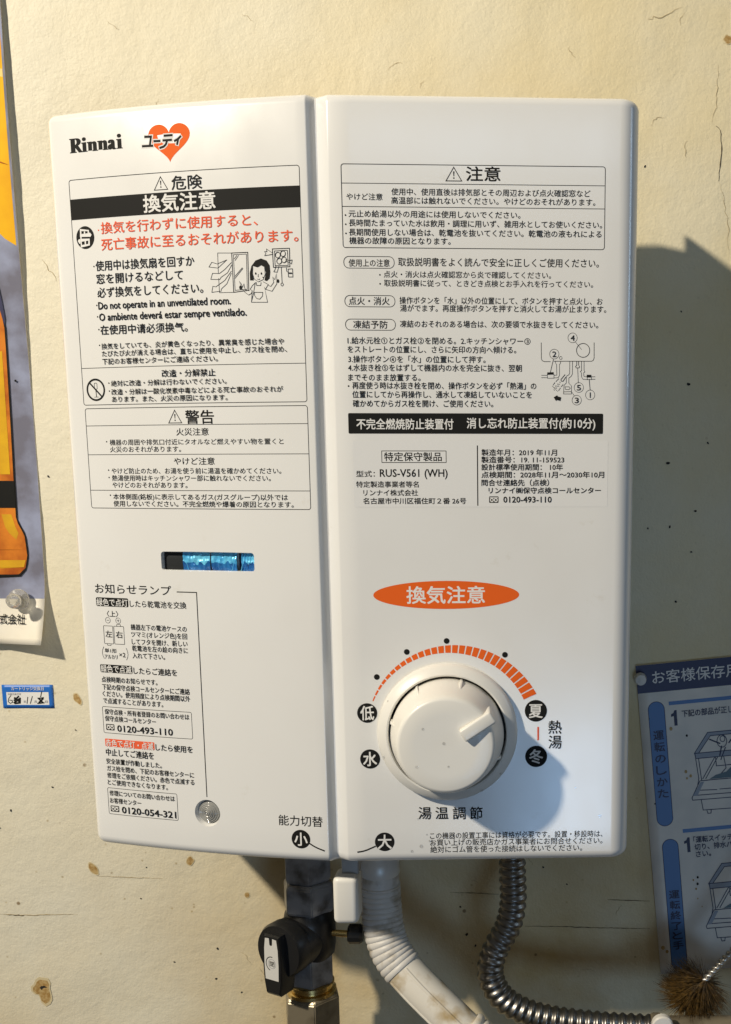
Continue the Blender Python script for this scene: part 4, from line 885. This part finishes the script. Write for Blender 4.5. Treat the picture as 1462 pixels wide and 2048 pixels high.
# ------------------------------------------------------------------ bottle poster on the left
poster = empty('bottle_poster', (-.24, 0, .094)); tag(poster, 'old yellow and slate poster of an amber bottle pinned at the left edge', 'poster')
PO = Vector((-.24, 0, .094))
def pmap(u, v, off):                                     # the sheet bows off the wall and its lower corner curls out
    x, z = u / 1000, v / 1000
    e = max(0., 1 - (-.208 - x) / .03); curl = .0095 * (max(0., (.135 - z) / .042) ** 1.6) * (.35 + .65 * e) if z < .135 else 0
    bow = .0022 + .0018 * math.sin(z * 17 + 1) * e
    return Vector((x - .10 * curl, -bow - curl - off / 1000, z)) - PO
def sheet(name, mp, u0, u1, v0, v1, nu, nv, m, parent, off=0.):
    V = [mp(u0 + (u1 - u0) * i / nu, v0 + (v1 - v0) * j / nv, off) for j in range(nv + 1) for i in range(nu + 1)]
    F = [(j * (nu + 1) + i, j * (nu + 1) + i + 1, (j + 1) * (nu + 1) + i + 1, (j + 1) * (nu + 1) + i) for j in range(nv) for i in range(nu)]
    o = link(name, mesh(name, V, F), m, parent, 60); sd = o.modifiers.new('thick', 'SOLIDIFY'); sd.thickness = .00018; sd.offset = -1; return o
sheet('paper', pmap, -330, -208, 93.5, 560, 24, 120, 'paper', poster)
def fine(p, pts, m, rows=None):                          # polygons cut in short horizontal slices so they follow the bowed sheet
    zs = [v for _, v in pts]; z0, z1 = min(zs), max(zs); n = max(1, int((z1 - z0) / 4)); xs_ = [u for u, _ in pts]; nc = max(4, int((max(xs_) - min(xs_)) / 3))
    E_ = list(zip(pts, pts[1:] + pts[:1])); V = []
    for j in range(n + 1):
        z = z0 + (z1 - z0) * (j + (1e-4 if j == 0 else -1e-4 if j == n else 0)) / n; xs = []
        for (ax, az), (bx, bz) in E_:
            if (az <= z < bz) or (bz <= z < az): xs.append(ax + (bx - ax) * (z - az) / (bz - az))
        if len(xs) < 2: xs = [V[-nc - 1][0], V[-1][0]] if V else [pts[0][0]] * 2
        a_, b_ = min(xs), max(xs); V += [(a_ + (b_ - a_) * i / nc, z) for i in range(nc + 1)]
    F = [(j * (nc + 1) + i, j * (nc + 1) + i + 1, (j + 1) * (nc + 1) + i + 1, (j + 1) * (nc + 1) + i) for j in range(len(V) // (nc + 1) - 1) for i in range(nc)]
    p.add(V, F, m)
pp = Print('picture', pmap, poster, ('slate', 'yellow', 'straw', 'amber', 'gold', 'K', 'W', 'navy'), .08); pp.step = .035
fine(pp, [(-330, 122.4), (-208.2, 122.4), (-208.2, 558), (-330, 558)], 'slate')
fine(pp, [(-330, 558), (-209.4, 558), (-209.4, 476), (-209.4, 338), (-214.6, 340.5), (-220.2, 346.3), (-232, 356), (-330, 376)], 'yellow')
for z0, z1, hh, m in ((433, 438, 5, 'straw'), (396, 399, 3, 'straw'), (371, 375, 3.4, 'straw'), (348, 350, 1.6, 'slate')):
    fine(pp, [(-232, z1), (-209.5, z0), (-209.5, z0 + hh), (-232, z1 + hh * .8)], m)
for z0, z1, hh, m in ((458, 466, 2.2, 'amber'), (418, 424, 1.6, 'amber'), (384, 390, 2.4, 'amber'), (360, 364, 1.2, 'amber'), (444, 452, 2.5, 'straw'), (406, 411, 2, 'straw')): fine(pp, [(-236, z1), (-209.8, z0), (-209.8, z0 + hh * .5), (-236, z1 + hh)], m)
def bottle(o, m, k):
    fine(pp, [(-300, 330), (-248, 330), (-240, 322), (-226 + o, 311), (-222.3 + o, 300), (-221 + o, 290), (-221.2 + o, 276), (-223 + o, 200), (-223.3 + o, 172), (-218.8 + o, 163), (-217.9 + o, 150), (-219.8 + o, 141), (-224.5 + o, 137.5 + k), (-300, 134 + k)], m)
bottle(1.1, 'K', -1.6); bottle(0, 'amber', 0); fine(pp, [(-229, 312), (-226.4, 306), (-225.6, 284), (-227.8, 280), (-229.4, 296)], 'gold'); fine(pp, [(-232, 176), (-226, 176), (-224, 168), (-221.5, 162), (-224, 160), (-230, 166)], 'gold'); fine(pp, [(-300, 276), (-223.6, 276), (-224.8, 201), (-300, 201)], 'gold'); fine(pp, [(-300, 201), (-222.6, 200), (-223, 180), (-300, 180)], 'K')
fine(pp, [(-300, 147), (-219, 147), (-221, 140.5), (-300, 138)], 'gold'); fine(pp, [(-300, 153.6), (-218.6, 153.6), (-218.4, 152.6), (-300, 152)], 'K')
fine(pp, [(-229, 143.2), (-225.5, 144.2), (-223.8, 143.4), (-226, 142.4)], 'K'); fine(pp, [(-222.8, 318), (-221, 306), (-219.6, 292), (-220.6, 291), (-222.6, 300), (-226, 312)], 'navy')
pp.text('株式会社', -244.2, -220, 109.4, 6.4, 'K', ''); pp.text('N', -232.2, -229.2, 246, 8, 'K', 'lb'); pp.text('r', -232.6, -229.8, 236, 6, 'K', 'lb'); pp.disc(-216.8, 258.3, .75, .75, 'K', 12)
pinn = lathe('push_pin', [(.0062, 0), (.0066, .0008), (.0062, .0022), (.0034, .0034), (.0030, .0075), (.0044, .0090), (.0048, .0102), (.0042, .0110), (1e-7, .0112)], 'pin', None, 40, None)
pinn.matrix_world = Matrix.Translation((-.2232, -.0068, .1224)) @ Matrix.Rotation(R(90), 4, 'X') @ Matrix.Rotation(R(8), 4, 'Y')
tag(pinn, 'clear plastic push pin at the foot of the bottle poster', 'push pin')

# ------------------------------------------------------------------ blue date sticker
stick = empty('date_sticker', (-.2255, 0, .050)); tag(stick, 'small blue cartridge date sticker with handwritten marker numbers', 'sticker'); SO = Vector((-.2255, 0, .050))
SY = min(wall_y(x / 1000, z / 1000) for x in range(-243, -207, 2) for z in range(49, 67, 2)) - .0002
def smap(u, v, off): return Vector((u / 1000, SY - off / 1000, v / 1000)) - SO
sheet('backing', smap, -242.2, -208.9, 49.9, 65.4, 14, 7, 'stickblue', stick)
sp = Print('sticker_print', smap, stick, ('W', 'K', 'greyink'), .05); sp.step = .008
sp.rect(-239.5, 52.0, -211.9, 60.5, 'W'); sp.text('カートリッジ交換日', -236, -214.8, 62.9, 2.4, 'W', 'b'); sp.text('次回交換予定', -238.6, -229.8, 59.2, 1.3, 'greyink')
for t, u in (('年', -228.6), ('月', -221.6), ('日', -214.4)): sp.text(t, u, u + 1.6, 54.2, 1.7, 'greyink')
for P_, w_ in (([(-236.6, 58.2), (-238.2, 56.2), (-238.6, 54.2), (-237.4, 53.0), (-235.9, 53.6), (-236.0, 55.0), (-237.6, 55.2)], .55), ([(-234.8, 53.4), (-230.6, 56.4)], 1.2), ([(-234.6, 55.0), (-231.6, 57.6)], 1.2), ([(-234.2, 53.0), (-231, 53.4), (-230.8, 55.6)], 1.2), ([(-234.2, 56.6), (-231.2, 54.2)], 1.4), ([(-225.6, 57.2), (-226.4, 53.0)], .55), ([(-222.6, 57.6), (-224.2, 53.0)], .55), ([(-216.2, 60.8), (-217.2, 57.4)], .6), ([(-219.0, 56.4), (-215.4, 56.8)], .8), ([(-219.4, 53.0), (-215.2, 53.4)], .8), ([(-218.2, 56), (-216.2, 53.6)], 1.2), ([(-215.8, 56.2), (-218.4, 53.6)], 1.2)): sp.strip(P_, w_, 'K')

# ------------------------------------------------------------------ instruction sheet on the right
man = empty('instruction_sheet', (.20, 0, -.13)); tag(man, 'white instruction sheet with navy heading and blue tabs behind the heater right side', 'instruction sheet'); MO = Vector((.20, 0, -.13))
ra = R(5.6); mc, ms = math.cos(ra), math.sin(ra)
def mmap(u, v, off):                                     # u to the right, v up from the sheet's top left corner at the wall
    x, z = .1715 + (u * mc - v * ms) / 1000, .0782 + (u * ms + v * mc) / 1000
    return Vector((x, -.0020 - off / 1000, z)) - MO
sheet('paper', mmap, 0, 180, -215, 0, 24, 30, 'sheetpaper', man)
mp_ = Print('sheet_print', mmap, man, ('navy', 'W', 'midblue', 'ink', 'tint', 'teal', 'stain', 'fly'), .05)
def tiles(u0, v0, u1, v1, m):
    n = 8; k = max(1, int(abs(v1 - v0) / 6)); mp_.add([(u0 + (u1 - u0) * i / n, v0 + (v1 - v0) * j / k) for j in range(k + 1) for i in range(n + 1)], [(j * (n + 1) + i, j * (n + 1) + i + 1, (j + 1) * (n + 1) + i + 1, (j + 1) * (n + 1) + i) for j in range(k) for i in range(n)], m)
tiles(0, -18.6, 180, 0, 'navy'); mp_.text('お客様保存用', 10.2, 66.5, -8.8, 8.6, 'W')
def tab(u0, u1, v0, v1, flat=False):
    r = (u1 - u0) / 2; cu = (u0 + u1) / 2
    P_ = [(cu + r * math.cos(R(a)), v1 - r + r * math.sin(R(a))) for a in range(0, 181, 12)] + [(cu - r * math.cos(R(a)), v0 + r - r * math.sin(R(a))) for a in range(0, 181, 12)]
    mp_.poly(P_, 'midblue'); mp_.strip(P_, .45, 'ink', True)
tab(5.9, 16.5, -110.0, -25.0); tab(8.0, 18.6, -215 + 2, -119.5)
for t, v in zip('運転のしかた', (-47.5, -55.4, -63.4, -71.4, -79.4, -87.4)): mp_.text(t, 8.0, 14.8, v, 6.4, 'ink', 'b')
for t, v in zip('運転終了と手入れ', (-158.5, -166, -173.5, -181, -188, -195)): mp_.text(t, 10, 16.8, v, 6.0, 'ink', 'b')
tiles(19.6, -28.2, 180, -25.7, 'midblue'); tiles(22.4, -116.0, 180, -113.4, 'midblue')
mp_.poly([(22.3, -42.2), (24.4, -42.2), (24.4, -31.8), (22.9, -31.8), (22.1, -33.6), (20.5, -34.4), (20.5, -36.1), (22.3, -35.7)], 'ink'); mp_.text('下記の部品が正しく付いて', 27.6, 78, -34.6, 4.6, 'ink', 'b')
mp_.poly([(24.5, -129.8), (26.6, -129.8), (26.6, -119.4), (25.1, -119.4), (24.3, -121.2), (22.7, -122), (22.7, -123.7), (24.5, -123.3)], 'ink'); mp_.text('「運転スイッチ」、「照明」', 29, 78, -121.4, 4.4, 'ink', 'b'); mp_.text('切り、排水パイプを開けて', 29.4, 80, -126.6, 4.4, 'ink', 'b'); mp_.text('さい。', 30, 40, -131.6, 4.4, 'ink', 'b')
def cabinet(o, p_):                                       # line drawing of a glass display case
    q = lambda *P_: [(u + p_, v + o) for u, v in P_]
    mp_.poly(q((34, -62), (43.5, -49), (100, -49), (100, -51.4), (44.5, -51.4), (37, -62)), 'tint'); mp_.poly(q((33.5, -62), (100, -62), (100, -66), (34.5, -66)), 'tint')
    for P_ in (((34, -62), (43.5, -48.8), (100, -48.8)), ((37, -61.8), (45.2, -51.2), (100, -51.2)), ((33.8, -62.2), (100, -62.2)), ((34.4, -65.8), (100, -65.8)), ((34.2, -62), (35.6, -79.5), (34.6, -84)), ((36.4, -66), (37.4, -81)), ((38.2, -80), (47, -66)), ((40.2, -80), (49, -66)), ((47.6, -66), (47.8, -72), (100, -72)), ((53, -66), (54, -74), (48, -80)),
               ((30.2, -92.4), (36.2, -81.2), (100, -81.2)), ((31, -90.8), (100, -92)), ((30.2, -92.6), (30.6, -94), (100, -95)), ((36, -87.6), (47, -88.2)), ((49, -88), (100, -89)), ((36.2, -94.2), (37, -101.4), (100, -103)), ((39.4, -101.6), (40, -104), (42, -104), (42.4, -101.6))): mp_.strip(q(*P_), .55, 'ink')
    mp_.poly(q((42.5, -80.6), (47, -78), (54, -76.5), (60, -71), (66, -74), (100, -74), (100, -80.6)), 'teal')
    mp_.poly(q((31, -91), (36.6, -82), (39, -82), (34, -91)), 'tint')
    if p_ < 1:
        mp_.ring(52.5, -55.5, 3.2, 4.2, .5, 'ink', 18); mp_.ring(53, -54, 1.6, 2, .5, 'ink', 14); mp_.strip([(44.5, -53.6), (51, -57)], .9, 'ink'); mp_.strip([(52, -59), (50.5, -65)], .9, 'ink'); mp_.strip([(57, -57), (62, -51)], .9, 'ink'); mp_.strip([(54.5, -60), (51, -68)], .7, 'ink')
cabinet(0, 0); cabinet(-91, 3.2)
for u, v, r, m in ((19.8, -44, 1.3, 'stain'), (29.8, -49.6, .9, 'fly'), (27.4, -74, 1.2, 'stain'), (30.4, -77.2, 1.1, 'stain'), (27.8, -78.6, .8, 'stain'), (6, -36, .5, 'fly'), (5.4, -94, .6, 'fly'), (27, -149.6, .7, 'stain'), (30, -148, .9, 'fly'), (29.6, -152.6, 1.0, 'fly'), (28.4, -156, .8, 'stain'), (29, -163, .6, 'stain'), (31.5, -169, .5, 'stain'), (3, -196, 1.6, 'stain'), (5.5, -199, 1.3, 'stain')): mp_.disc(u, v, r * .8, r, m, 12)
pin2 = lathe('push_pin', [(.0040, 0), (.0042, .001), (.0036, .003), (.0034, .006), (1e-7, .0068)], 'pinwhite', None, 28, None); pin2.matrix_world = Matrix.Translation((.1745, -.0026, .0700)) @ Matrix.Rotation(R(90), 4, 'X')
tag(pin2, 'white push pin in the navy heading of the instruction sheet', 'push pin')

# ------------------------------------------------------------------ bottle brush lower right
brush = empty('bottle_brush', (.208, -.045, -.126)); tag(brush, 'brown bristled bottle brush with twisted wire handle at the lower right', 'brush')
ax = Vector((.0245, -.008, .0345)).normalized(); s1 = ax.cross(Vector((0, 1, 0))).normalized(); s2 = ax.cross(s1)
for ph in (0, math.pi):
    P_ = [ax * (t * .0005 - .012) + (s1 * math.cos(t * .42 + ph) + s2 * math.sin(t * .42 + ph)) * .0011 for t in range(300)]
    sweep('wire_strand', P_, .0012, 'wire', brush, 8)
V = []; F = []
for i in range(2000):
    t = random.uniform(-.010, .012); a_ = random.uniform(0, 2 * math.pi); d_ = (s1 * math.cos(a_) + s2 * math.sin(a_) + ax * random.uniform(-.35, .1)).normalized()
    L_ = random.uniform(.019, .0265); p0 = ax * t; side = d_.cross(ax).normalized() * .00022; bend = Vector((0, 0, -.0018)) * random.random()
    pm = p0 + d_ * L_ * .55 + bend * .3; p1 = p0 + d_ * L_ + bend; k = len(V); up_ = d_.cross(side).normalized() * .00022
    V += [p0 - side, p0 + side, p0 + up_, pm - side, pm + side, pm + up_, p1]
    F += [(k, k + 1, k + 4, k + 3), (k + 1, k + 2, k + 5, k + 4), (k + 2, k, k + 3, k + 5), (k + 3, k + 4, k + 6), (k + 4, k + 5, k + 6), (k + 5, k + 3, k + 6)]
tag(link('bristles', mesh('bristles', V, F), 'bristle', brush), kind='stuff')

finish_prints()
